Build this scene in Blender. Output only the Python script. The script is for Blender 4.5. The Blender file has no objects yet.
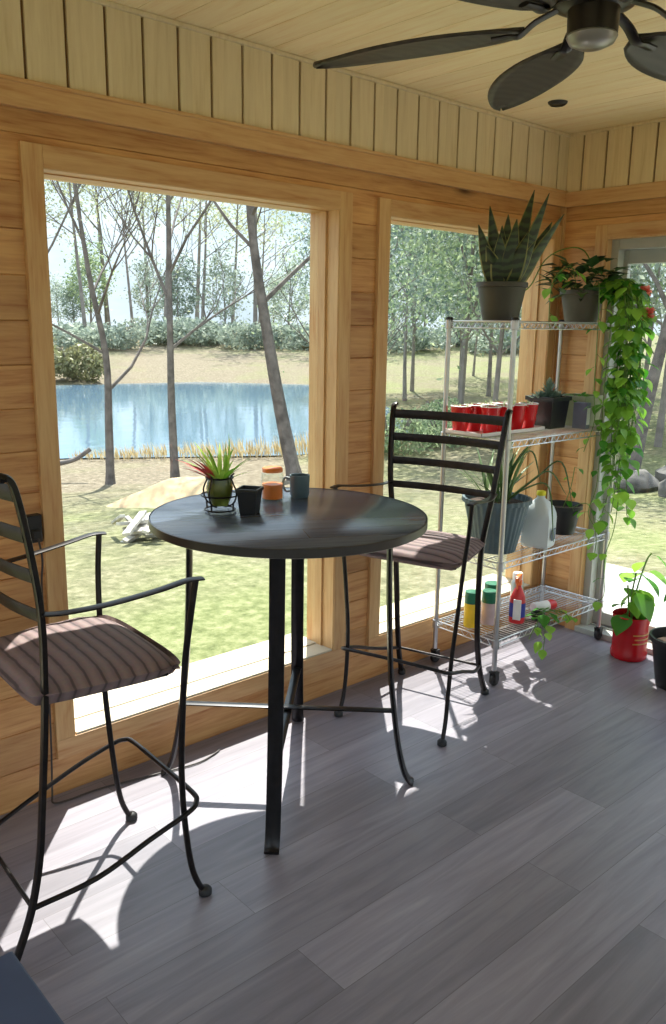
import bpy, math, random
import numpy as np
from mathutils import Vector, Matrix, Quaternion, noise
R = math.radians
PI = math.pi
random.seed(7)
COL = bpy.context.scene.collection
W = 2.567      # inner face of the long window wall
XE = 3.89      # inner face of the far wall
CH = 2.545     # ceiling height

# ------------------------------------------------------------------ materials
def new_mat(name):
    m = bpy.data.materials.new(name); m.use_nodes = True
    nt = m.node_tree; nt.nodes.clear()
    out = nt.nodes.new('ShaderNodeOutputMaterial')
    return m, nt, out
def N(nt, typ, **kw):
    n = nt.nodes.new(typ)
    for k, v in kw.items():
        if hasattr(n, k): setattr(n, k, v)
        else: n.inputs[k.replace('_', ' ')].default_value = v
    return n
def rgb(r, g, b):   # 0..255 display colour -> linear
    f = lambda c: ((c/255+.055)/1.055)**2.4 if c > 10 else c/255/12.92
    return (f(r), f(g), f(b), 1)
def ramp(nt, stops, src=None, interp='LINEAR'):
    n = nt.nodes.new('ShaderNodeValToRGB'); cr = n.color_ramp; cr.interpolation = interp
    while len(cr.elements) < len(stops): cr.elements.new(.5)
    for e, (p, c) in zip(cr.elements, stops): e.position = p; e.color = c
    if src is not None: nt.links.new(src, n.inputs[0])
    return n
def plain(name, col, rough=.5, metal=0, var=.06, scale=12, spec=.5, bump=0, trans=0, coat=0):
    """simple surface with slight mottling"""
    m, nt, out = new_mat(name)
    b = N(nt, 'ShaderNodeBsdfPrincipled'); b.inputs['Roughness'].default_value = rough
    b.inputs['Metallic'].default_value = metal; b.inputs['Specular IOR Level'].default_value = spec
    b.inputs['Coat Weight'].default_value = coat
    tc = N(nt, 'ShaderNodeTexCoord'); no = N(nt, 'ShaderNodeTexNoise', Scale=scale, Detail=3.)
    nt.links.new(tc.outputs['Object'], no.inputs['Vector'])
    c0 = tuple(max(0, c*(1-var*3)) for c in col[:3])+(1,); c1 = tuple(min(1, c*(1+var*3)) for c in col[:3])+(1,)
    r = ramp(nt, [(.3, c0), (.7, c1)], no.outputs['Fac'])
    nt.links.new(r.outputs[0], b.inputs['Base Color'])
    if bump:
        bp = N(nt, 'ShaderNodeBump', Strength=bump, Distance=.01)
        nt.links.new(no.outputs['Fac'], bp.inputs['Height']); nt.links.new(bp.outputs[0], b.inputs['Normal'])
    if trans: b.inputs['Transmission Weight'].default_value = trans
    nt.links.new(b.outputs[0], out.inputs[0])
    return m

def wood(name, axis, light, dark, pitch=None, pitch_axis='Z', knots=True, rough=.45, tone=.35, origin=0.0):
    """pine: grain stretched along `axis`; tone changes board by board when pitch is given"""
    m, nt, out = new_mat(name); L = nt.links.new
    b = N(nt, 'ShaderNodeBsdfPrincipled'); b.inputs['Roughness'].default_value = rough
    tc = N(nt, 'ShaderNodeTexCoord')
    sx = N(nt, 'ShaderNodeSeparateXYZ'); L(tc.outputs['Object'], sx.inputs[0])
    off = None
    if pitch:
        a = N(nt, 'ShaderNodeMath', operation='SUBTRACT'); L(sx.outputs[pitch_axis], a.inputs[0]); a.inputs[1].default_value = origin
        d = N(nt, 'ShaderNodeMath', operation='DIVIDE'); L(a.outputs[0], d.inputs[0]); d.inputs[1].default_value = pitch
        fl = N(nt, 'ShaderNodeMath', operation='FLOOR'); L(d.outputs[0], fl.inputs[0])
        wn = N(nt, 'ShaderNodeTexWhiteNoise', noise_dimensions='1D'); L(fl.outputs[0], wn.inputs['W'])
        off = wn
    mp = N(nt, 'ShaderNodeMapping'); L(tc.outputs['Object'], mp.inputs['Vector'])
    s = {'X': (1.1, 14, 14), 'Y': (14, 1.1, 14), 'Z': (14, 14, 1.1)}[axis]
    mp.inputs['Scale'].default_value = s
    if off is not None:
        sc = N(nt, 'ShaderNodeVectorMath', operation='SCALE'); sc.inputs['Scale'].default_value = 37.
        L(off.outputs['Color'], sc.inputs[0]); L(sc.outputs[0], mp.inputs['Location'])
    no = N(nt, 'ShaderNodeTexNoise', Scale=1.6, Detail=5., Roughness=.62, Distortion=.9); L(mp.outputs[0], no.inputs['Vector'])
    no2 = N(nt, 'ShaderNodeTexNoise', Scale=7., Detail=3., Roughness=.5, Distortion=.3); L(mp.outputs[0], no2.inputs['Vector'])
    mx = N(nt, 'ShaderNodeMath', operation='MULTIPLY_ADD'); L(no2.outputs['Fac'], mx.inputs[0]); mx.inputs[1].default_value = .35
    sb = N(nt, 'ShaderNodeMath', operation='MULTIPLY'); L(no.outputs['Fac'], sb.inputs[0]); sb.inputs[1].default_value = .65
    L(sb.outputs[0], mx.inputs[2])
    mid = tuple((light[i]*.6+dark[i]*.4) for i in range(3))+(1,)
    cr = ramp(nt, [(.34, dark), (.46, mid), (.60, light)], mx.outputs[0])
    col = cr.outputs[0]
    if off is not None:
        hv = N(nt, 'ShaderNodeHueSaturation')
        mr = N(nt, 'ShaderNodeMapRange'); L(off.outputs['Value'], mr.inputs[0])
        mr.inputs[3].default_value = 1-tone*.5; mr.inputs[4].default_value = 1+tone*.3
        L(mr.outputs[0], hv.inputs['Value']); L(col, hv.inputs['Color']); col = hv.outputs[0]
    if knots:
        mk = N(nt, 'ShaderNodeMapping'); L(tc.outputs['Object'], mk.inputs['Vector'])
        mk.inputs['Scale'].default_value = {'X': (1.3, 3.6, 3.6), 'Y': (3.6, 1.3, 3.6), 'Z': (3.6, 3.6, 1.3)}[axis]
        vo = N(nt, 'ShaderNodeTexVoronoi', Scale=1.15); L(mk.outputs[0], vo.inputs['Vector'])
        kr = ramp(nt, [(.045, (1, 1, 1, 1)), (.085, (.4, .4, .4, 1)), (.15, (0, 0, 0, 1))], vo.outputs['Distance'])
        mm = N(nt, 'ShaderNodeMixRGB'); L(kr.outputs[0], mm.inputs[0]); L(col, mm.inputs[1]); mm.inputs[2].default_value = rgb(70, 35, 15)
        col = mm.outputs[0]
    L(col, b.inputs['Base Color'])
    bp = N(nt, 'ShaderNodeBump', Strength=.12, Distance=.004); L(mx.outputs[0], bp.inputs['Height']); L(bp.outputs[0], b.inputs['Normal'])
    L(b.outputs[0], out.inputs[0])
    return m

PINE_L, PINE_D = rgb(208, 158, 102), rgb(166, 104, 54)
M = {}
M['wall_left'] = wood('pine_boards_left', 'X', PINE_L, PINE_D, .133, 'Z')
M['wall_far'] = wood('pine_boards_far', 'Y', PINE_L, PINE_D, .133, 'Z')
M['casing_x'] = wood('pine_casing_x', 'X', rgb(212, 170, 120), rgb(184, 128, 76), knots=False)
M['casing_y'] = wood('pine_casing_y', 'Y', rgb(212, 170, 120), rgb(184, 128, 76), knots=False)
M['casing_z'] = wood('pine_casing_z', 'Z', rgb(214, 174, 122), rgb(188, 132, 78), knots=False)
M['frieze_left'] = wood('cream_boards_left', 'Z', rgb(224, 206, 172), rgb(208, 186, 148), .128, 'X', knots=False, tone=.1)
M['frieze_far'] = wood('cream_boards_far', 'Z', rgb(228, 206, 164), rgb(212, 186, 142), .128, 'Y', knots=False, tone=.1)
M['ceiling'] = wood('ceiling_boards', 'Y', rgb(252, 234, 192), rgb(240, 210, 158), .133, 'X', knots=False, tone=.12)
M['groove'] = plain('groove_shadow', rgb(120, 88, 52), .8)
M['vinyl'] = plain('white_vinyl', rgb(232, 232, 226), .4, var=.01)
M['sill'] = plain('sunlit_cream_sill', rgb(200, 188, 164), .5, var=.02)  # pale cream puts the sunlight on the sill wood into the colour
M['alu'] = plain('grey_door_frame', rgb(176, 178, 172), .4, var=.02)
M['black_metal'] = plain('wrought_iron', rgb(38, 34, 34), .32, metal=.6, var=.1, scale=40)
M['table_metal'] = plain('table_leg_metal', rgb(30, 28, 30), .28, metal=.5, var=.1, scale=30)
M['chrome'] = plain('chrome_wire', rgb(190, 190, 190), .34, metal=1, var=.02)
M['rubber'] = plain('black_rubber', rgb(28, 28, 30), .55)
M['blackpot'] = plain('black_plastic_pot', rgb(28, 28, 30), .35)
M['darkpot'] = plain('dark_olive_pot', rgb(62, 60, 50), .45)
M['darkpot2'] = plain('dark_brown_pot', rgb(84, 78, 68), .5)
M['bluepot'] = plain('slate_blue_pot', rgb(84, 104, 112), .45)
M['soil'] = plain('potting_soil', rgb(60, 44, 32), .95, var=.2, scale=60, bump=.6)
M['redcup'] = plain('red_plastic', rgb(205, 24, 30), .3, var=.02)
M['cupwhite'] = plain('white_rim', rgb(235, 228, 225), .4, var=.01)
M['fan'] = plain('dark_bronze', rgb(36, 30, 28), .35, metal=.3)
M['fanglass'] = plain('pewter_bowl', rgb(150, 146, 140), .3, metal=.4)

def fan_blade_mat():
    m, nt, out = new_mat('woven_palm_blade'); L = nt.links.new
    b = N(nt, 'ShaderNodeBsdfPrincipled'); b.inputs['Roughness'].default_value = .5
    tc = N(nt, 'ShaderNodeTexCoord'); wv = N(nt, 'ShaderNodeTexWave', Scale=9., Distortion=4., bands_direction='Y')
    L(tc.outputs['Object'], wv.inputs['Vector'])
    r = ramp(nt, [(.1, rgb(50, 43, 38)), (.9, rgb(62, 54, 48))], wv.outputs['Fac']); L(r.outputs[0], b.inputs['Base Color'])
    bp = N(nt, 'ShaderNodeBump', Strength=.12, Distance=.003); L(wv.outputs['Fac'], bp.inputs['Height']); L(bp.outputs[0], b.inputs['Normal'])
    L(b.outputs[0], out.inputs[0]); return m
M['fanblade'] = fan_blade_mat()

def floor_mat():
    m, nt, out = new_mat('grey_vinyl_plank_floor'); L = nt.links.new
    b = N(nt, 'ShaderNodeBsdfPrincipled'); b.inputs['Roughness'].default_value = .38
    b.inputs['Specular IOR Level'].default_value = .55
    tc = N(nt, 'ShaderNodeTexCoord')
    br = N(nt, 'ShaderNodeTexBrick', offset=.37, offset_frequency=2)
    for k, v in dict(Scale=1., Mortar_Size=.0008, Bias=0., Brick_Width=1.22, Row_Height=.182).items(): br.inputs[k.replace('_', ' ')].default_value = v
    br.inputs['Color1'].default_value = (0, 0, 0, 1); br.inputs['Color2'].default_value = (1, 1, 1, 1); br.inputs['Mortar'].default_value = (.3, .3, .3, 1)
    L(tc.outputs['Object'], br.inputs['Vector'])
    mp = N(nt, 'ShaderNodeMapping'); mp.inputs['Scale'].default_value = (1.2, 16, 1); L(tc.outputs['Object'], mp.inputs['Vector'])
    sc = N(nt, 'ShaderNodeVectorMath', operation='SCALE'); sc.inputs['Scale'].default_value = 9.; L(br.outputs['Color'], sc.inputs[0]); L(sc.outputs[0], mp.inputs['Location'])
    no = N(nt, 'ShaderNodeTexNoise', Scale=1.5, Detail=6., Roughness=.62, Distortion=.7); L(mp.outputs[0], no.inputs['Vector'])
    r = ramp(nt, [(.25, rgb(112, 106, 116)), (.5, rgb(132, 126, 136)), (.75, rgb(150, 144, 152))], no.outputs['Fac'])
    mr = N(nt, 'ShaderNodeMapRange'); L(br.outputs['Color'], mr.inputs[0]); mr.inputs[3].default_value = .74; mr.inputs[4].default_value = 1.16
    hv = N(nt, 'ShaderNodeHueSaturation'); L(r.outputs[0], hv.inputs['Color']); L(mr.outputs[0], hv.inputs['Value'])
    mx = N(nt, 'ShaderNodeMixRGB'); L(br.outputs['Fac'], mx.inputs[0]); L(hv.outputs[0], mx.inputs[1]); mx.inputs[2].default_value = rgb(90, 84, 88)
    L(mx.outputs[0], b.inputs['Base Color'])
    bp = N(nt, 'ShaderNodeBump', Strength=.1, Distance=.003); L(no.outputs['Fac'], bp.inputs['Height']); L(bp.outputs[0], b.inputs['Normal'])
    L(b.outputs[0], out.inputs[0]); return m
M['floor'] = floor_mat()

def glass_mat():
    m, nt, out = new_mat('window_glass'); L = nt.links.new
    t = N(nt, 'ShaderNodeBsdfTransparent'); t.inputs[0].default_value = (.95, .97, .96, 1)
    g = N(nt, 'ShaderNodeBsdfGlossy'); g.inputs['Roughness'].default_value = .02
    f = N(nt, 'ShaderNodeFresnel', IOR=1.35); mx = N(nt, 'ShaderNodeMixShader')
    ge = N(nt, 'ShaderNodeNewGeometry'); fr = N(nt, 'ShaderNodeMath', operation='SUBTRACT'); fr.inputs[0].default_value = 1.; L(ge.outputs['Backfacing'], fr.inputs[1])
    mu = N(nt, 'ShaderNodeMath', operation='MULTIPLY'); L(f.outputs[0], mu.inputs[0]); L(fr.outputs[0], mu.inputs[1])   # reflect on the entry face only
    L(mu.outputs[0], mx.inputs[0]); L(t.outputs[0], mx.inputs[1]); L(g.outputs[0], mx.inputs[2]); L(mx.outputs[0], out.inputs[0]); return m
M['glass'] = glass_mat()

def fabric_mat():
    m, nt, out = new_mat('striped_seat_fabric'); L = nt.links.new
    b = N(nt, 'ShaderNodeBsdfPrincipled'); b.inputs['Roughness'].default_value = .75
    tc = N(nt, 'ShaderNodeTexCoord')
    wv = N(nt, 'ShaderNodeTexWave', Scale=8.5, Distortion=.6, Detail=1., bands_direction='X'); wv.inputs['Detail Scale'].default_value = 3.
    L(tc.outputs['Object'], wv.inputs['Vector'])
    no = N(nt, 'ShaderNodeTexNoise', Scale=90., Detail=2.); L(tc.outputs['Object'], no.inputs['Vector'])
    r = ramp(nt, [(.02, rgb(84, 68, 68)), (.14, rgb(126, 104, 104)), (.9, rgb(142, 120, 118))], wv.outputs['Fac'])
    mm = N(nt, 'ShaderNodeMixRGB', blend_type='MULTIPLY'); mm.inputs[0].default_value = .3; L(r.outputs[0], mm.inputs[1]); L(no.outputs['Color'], mm.inputs[2])
    L(mm.outputs[0], b.inputs['Base Color'])
    bp = N(nt, 'ShaderNodeBump', Strength=.7, Distance=.006); L(wv.outputs['Fac'], bp.inputs['Height']); L(bp.outputs[0], b.inputs['Normal'])
    L(b.outputs[0], out.inputs[0]); return m
M['fabric'] = fabric_mat()

def slate_mat():
    m, nt, out = new_mat('charcoal_plank_tabletop'); L = nt.links.new
    b = N(nt, 'ShaderNodeBsdfPrincipled'); b.inputs['Roughness'].default_value = .24
    tc = N(nt, 'ShaderNodeTexCoord')
    mp = N(nt, 'ShaderNodeMapping'); mp.inputs['Rotation'].default_value = (0, 0, .5); L(tc.outputs['Object'], mp.inputs['Vector'])
    br = N(nt, 'ShaderNodeTexBrick'); 
    for k, v in {'Scale': 1., 'Mortar Size': .0015, 'Brick Width': 1.4, 'Row Height': .11}.items(): br.inputs[k].default_value = v
    br.inputs['Color1'].default_value = rgb(70, 80, 100); br.inputs['Color2'].default_value = rgb(94, 104, 122); br.inputs['Mortar'].default_value = rgb(40, 40, 46)  # plank colours turned bluish to carry the sky's reflection
    L(mp.outputs[0], br.inputs['Vector'])
    m2 = N(nt, 'ShaderNodeMapping'); m2.inputs['Scale'].default_value = (3, 30, 3); L(mp.outputs[0], m2.inputs['Vector'])
    no = N(nt, 'ShaderNodeTexNoise', Scale=1.6, Detail=5.); L(m2.outputs[0], no.inputs['Vector'])
    r = ramp(nt, [(.3, (.55, .55, .55, 1)), (.7, (1, 1, 1, 1))], no.outputs['Fac'])
    mm = N(nt, 'ShaderNodeMixRGB', blend_type='MULTIPLY'); mm.inputs[0].default_value = .8; L(br.outputs[0], mm.inputs[1]); L(r.outputs[0], mm.inputs[2])
    L(mm.outputs[0], b.inputs['Base Color']); L(b.outputs[0], out.inputs[0]); return m
M['tabletop'] = slate_mat()
M['rim'] = plain('dark_table_rim', rgb(44, 42, 44), .35)

def leaf_mat(name, c0, c1, trans=.45, rough=.5, scale=4, island=True):
    m, nt, out = new_mat(name); L = nt.links.new
    if island:
        g = N(nt, 'ShaderNodeNewGeometry'); src = g.outputs['Random Per Island']
    else:
        tc = N(nt, 'ShaderNodeTexCoord'); no = N(nt, 'ShaderNodeTexNoise', Scale=scale); L(tc.outputs['Object'], no.inputs['Vector']); src = no.outputs['Fac']
    r = ramp(nt, [(0.1, c0), (.9, c1)], src)
    b = N(nt, 'ShaderNodeBsdfPrincipled'); b.inputs['Roughness'].default_value = rough; L(r.outputs[0], b.inputs['Base Color'])
    t = N(nt, 'ShaderNodeBsdfTranslucent'); L(r.outputs[0], t.inputs[0])
    mx = N(nt, 'ShaderNodeMixShader'); mx.inputs[0].default_value = trans
    L(b.outputs[0], mx.inputs[1]); L(t.outputs[0], mx.inputs[2]); L(mx.outputs[0], out.inputs[0]); return m
M['pothos'] = leaf_mat('pothos_leaf', rgb(66, 134, 38), rgb(156, 202, 76))
M['darkleaf'] = leaf_mat('dark_leaf', rgb(34, 62, 34), rgb(64, 100, 50), .2)
M['greyleaf'] = leaf_mat('grey_green_leaf', rgb(96, 120, 104), rgb(150, 170, 150), .2)
M['seedling'] = leaf_mat('seedling_leaf', rgb(150, 180, 120), rgb(215, 225, 190), .4)
M['stem'] = plain('green_stem', rgb(96, 128, 54), .6)
M['coral'] = leaf_mat('coral_petal', rgb(232, 124, 106), rgb(250, 176, 160), .5)
M['redleaf'] = leaf_mat('red_leaf', rgb(190, 50, 50), rgb(230, 100, 90), .3)
M['limeleaf'] = leaf_mat('lime_leaf', rgb(130, 190, 50), rgb(200, 230, 110), .4)
M['strapleaf'] = leaf_mat('strap_leaf', rgb(60, 92, 52), rgb(110, 140, 80), .2)

def snake_mat():
    m, nt, out = new_mat('snake_plant_leaf'); L = nt.links.new
    b = N(nt, 'ShaderNodeBsdfPrincipled'); b.inputs['Roughness'].default_value = .4
    tc = N(nt, 'ShaderNodeTexCoord'); wv = N(nt, 'ShaderNodeTexWave', Scale=9., Distortion=9., Detail=3., bands_direction='Z')
    L(tc.outputs['Object'], wv.inputs['Vector'])
    r = ramp(nt, [(.2, rgb(24, 38, 28)), (.8, rgb(56, 76, 48))], wv.outputs['Fac']); L(r.outputs[0], b.inputs['Base Color'])
    L(b.outputs[0], out.inputs[0]); return m
M['snake'] = snake_mat()
M['snake_edge'] = plain('snake_leaf_edge', rgb(122, 124, 70), .5)

M['jug'] = plain('translucent_white_plastic', rgb(224, 232, 236), .35, var=.01, trans=.25)
M['yellowcap'] = plain('yellow_cap', rgb(232, 222, 40), .4)
M['glabel'] = plain('slate_label', rgb(96, 110, 130), .5)
M['ybottle'] = plain('yellow_bottle', rgb(238, 196, 40), .35)
M['gcap'] = plain('green_cap', rgb(30, 110, 80), .4)
M['pbottle'] = plain('pinkish_bottle', rgb(196, 170, 170), .35)
M['gbottle'] = plain('grey_bottle', rgb(150, 148, 150), .35)
M['rbottle'] = plain('red_bottle', rgb(206, 40, 44), .3)
M['bluelab'] = plain('blue_label', rgb(52, 60, 150), .4)
M['whitelab'] = plain('white_label', rgb(236, 234, 232), .4)
M['orange'] = plain('orange_plastic', rgb(240, 110, 40), .35)
M['silver'] = plain('silver_can', rgb(190, 190, 188), .3, metal=.7)
M['amber'] = plain('orange_jar_fill', rgb(240, 130, 50), .3)
M['clearjar'] = glass_mat(); M['clearjar'].name = 'clear_jar'
M['redtub'] = plain('red_coffee_tub', rgb(190, 22, 32), .25, var=.03)
M['gold'] = plain('gold_print', rgb(200, 150, 80), .4)
M['navy'] = plain('dark_slate_blue_top', rgb(62, 78, 112), .45, var=.03)
M['oliveglass'] = plain('olive_grey_planter', rgb(150, 150, 122), .35)
M['lilac'] = plain('lilac_grey_box', rgb(112, 116, 142), .5)
M['cord'] = plain('black_cord', rgb(60, 54, 52), .6)
M['vase'] = plain('green_glass_vase', rgb(120, 130, 60), .15, trans=.4)

# outdoors
def ground_mat():
    m, nt, out = new_mat('lawn_and_leaf_litter'); L = nt.links.new
    b = N(nt, 'ShaderNodeBsdfPrincipled'); b.inputs['Roughness'].default_value = .95; b.inputs['Specular IOR Level'].default_value = .1
    tc = N(nt, 'ShaderNodeTexCoord')
    n1 = N(nt, 'ShaderNodeTexNoise', Scale=.35, Detail=6., Roughness=.6); L(tc.outputs['Object'], n1.inputs['Vector'])
    n2 = N(nt, 'ShaderNodeTexNoise', Scale=9., Detail=6., Roughness=.75); L(tc.outputs['Object'], n2.inputs['Vector'])
    grass = ramp(nt, [(.3, rgb(78, 86, 52)), (.5, rgb(114, 119, 80)), (.7, rgb(146, 146, 110))], n2.outputs['Fac'])
    litter = ramp(nt, [(.3, rgb(82, 74, 62)), (.55, rgb(124, 114, 98)), (.7, rgb(156, 146, 130))], n2.outputs['Fac'])
    # dry field beyond the pond / litter along the shore: by distance from the house
    sx = N(nt, 'ShaderNodeSeparateXYZ'); L(tc.outputs['Object'], sx.inputs[0])
    ln = N(nt, 'ShaderNodeVectorMath', operation='LENGTH'); L(tc.outputs['Object'], ln.inputs[0])
    rr = ramp(nt, [(0., (0, 0, 0, 1)), (.115, (0, 0, 0, 1)), (.15, (.8, .8, .8, 1)), (.22, (.85, .85, .85, 1)), (.5, (.7, .7, .7, 1)), (.7, (.35, .35, .35, 1))])
    dv = N(nt, 'ShaderNodeMath', operation='DIVIDE'); L(ln.outputs['Value'], dv.inputs[0]); dv.inputs[1].default_value = 110.
    L(dv.outputs[0], rr.inputs[0])
    sb = N(nt, 'ShaderNodeMath', operation='SUBTRACT'); L(sx.outputs['Y'], sb.inputs[0]); L(sx.outputs['X'], sb.inputs[1])
    dd = N(nt, 'ShaderNodeMath', operation='DIVIDE'); L(sb.outputs[0], dd.inputs[0]); L(ln.outputs['Value'], dd.inputs[1])
    mk = ramp(nt, [(.0, (.25, .25, .25, 1)), (.25, (1, 1, 1, 1))], dd.outputs[0])
    rm = N(nt, 'ShaderNodeMixRGB', blend_type='MULTIPLY'); rm.inputs[0].default_value = 1; L(rr.outputs[0], rm.inputs[1]); L(mk.outputs[0], rm.inputs[2]); rr = rm
    nr = ramp(nt, [(.38, (0, 0, 0, 1)), (.62, (1, 1, 1, 1))], n1.outputs['Fac'])
    ad = N(nt, 'ShaderNodeMixRGB', blend_type='ADD'); ad.inputs[0].default_value = 1; L(rr.outputs[0], ad.inputs[1])
    ns = N(nt, 'ShaderNodeMixRGB', blend_type='MULTIPLY'); ns.inputs[0].default_value = 1; L(nr.outputs[0], ns.inputs[1]); ns.inputs[2].default_value = (.6, .6, .6, 1)
    L(ns.outputs[0], ad.inputs[2])
    mx = N(nt, 'ShaderNodeMixRGB'); L(ad.outputs[0], mx.inputs[0]); L(grass.outputs[0], mx.inputs[1]); L(litter.outputs[0], mx.inputs[2])
    L(mx.outputs[0], b.inputs['Base Color'])
    bp = N(nt, 'ShaderNodeBump', Strength=.5, Distance=.05); L(n2.outputs['Fac'], bp.inputs['Height']); L(bp.outputs[0], b.inputs['Normal'])
    L(b.outputs[0], out.inputs[0]); return m
M['ground'] = ground_mat()
def water_mat():
    m, nt, out = new_mat('pond_water'); L = nt.links.new
    b = N(nt, 'ShaderNodeBsdfPrincipled'); b.inputs['Roughness'].default_value = .06; b.inputs['Base Color'].default_value = rgb(92, 118, 138)
    b.inputs['Specular IOR Level'].default_value = .9
    tc = N(nt, 'ShaderNodeTexCoord'); no = N(nt, 'ShaderNodeTexNoise', Scale=1.4, Detail=2.); L(tc.outputs['Object'], no.inputs['Vector'])
    bp = N(nt, 'ShaderNodeBump', Strength=.12, Distance=.05); L(no.outputs['Fac'], bp.inputs['Height']); L(bp.outputs[0], b.inputs['Normal'])
    L(b.outputs[0], out.inputs[0]); return m
M['water'] = water_mat()
M['bark'] = plain('grey_bark', rgb(104, 96, 92), .9, var=.14, scale=6, bump=.5)
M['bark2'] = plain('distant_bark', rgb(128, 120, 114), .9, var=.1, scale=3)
M['spring'] = leaf_mat('spring_leaves', rgb(146, 152, 118), rgb(190, 194, 156), .4)
M['green1'] = leaf_mat('fresh_green_leaves', rgb(116, 138, 104), rgb(180, 194, 150), .5)  # woodland leaf colours paled and greyed to carry distance haze
M['green2'] = leaf_mat('pine_green_leaves', rgb(96, 116, 106), rgb(148, 162, 142), .4)
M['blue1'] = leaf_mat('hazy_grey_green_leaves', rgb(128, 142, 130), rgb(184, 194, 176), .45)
M['shrub'] = leaf_mat('grey_shrub_leaves', rgb(104, 104, 76), rgb(150, 150, 104), .3)
M['dryreed'] = leaf_mat('dry_reeds', rgb(160, 140, 100), rgb(206, 190, 150), .3)
M['sand'] = plain('pale_dirt', rgb(176, 152, 118), .95, var=.06, scale=6, bump=.4)
M['oldwood'] = plain('weathered_board', rgb(176, 170, 158), .85, var=.15, scale=9)
M['concrete'] = plain('pale_concrete', rgb(170, 167, 162), .85, var=.03, scale=3)
M['rock'] = plain('dark_rock', rgb(92, 88, 84), .9, var=.2, scale=4, bump=.6)
M['siding'] = plain('exterior_siding', rgb(190, 180, 160), .8)

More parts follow.
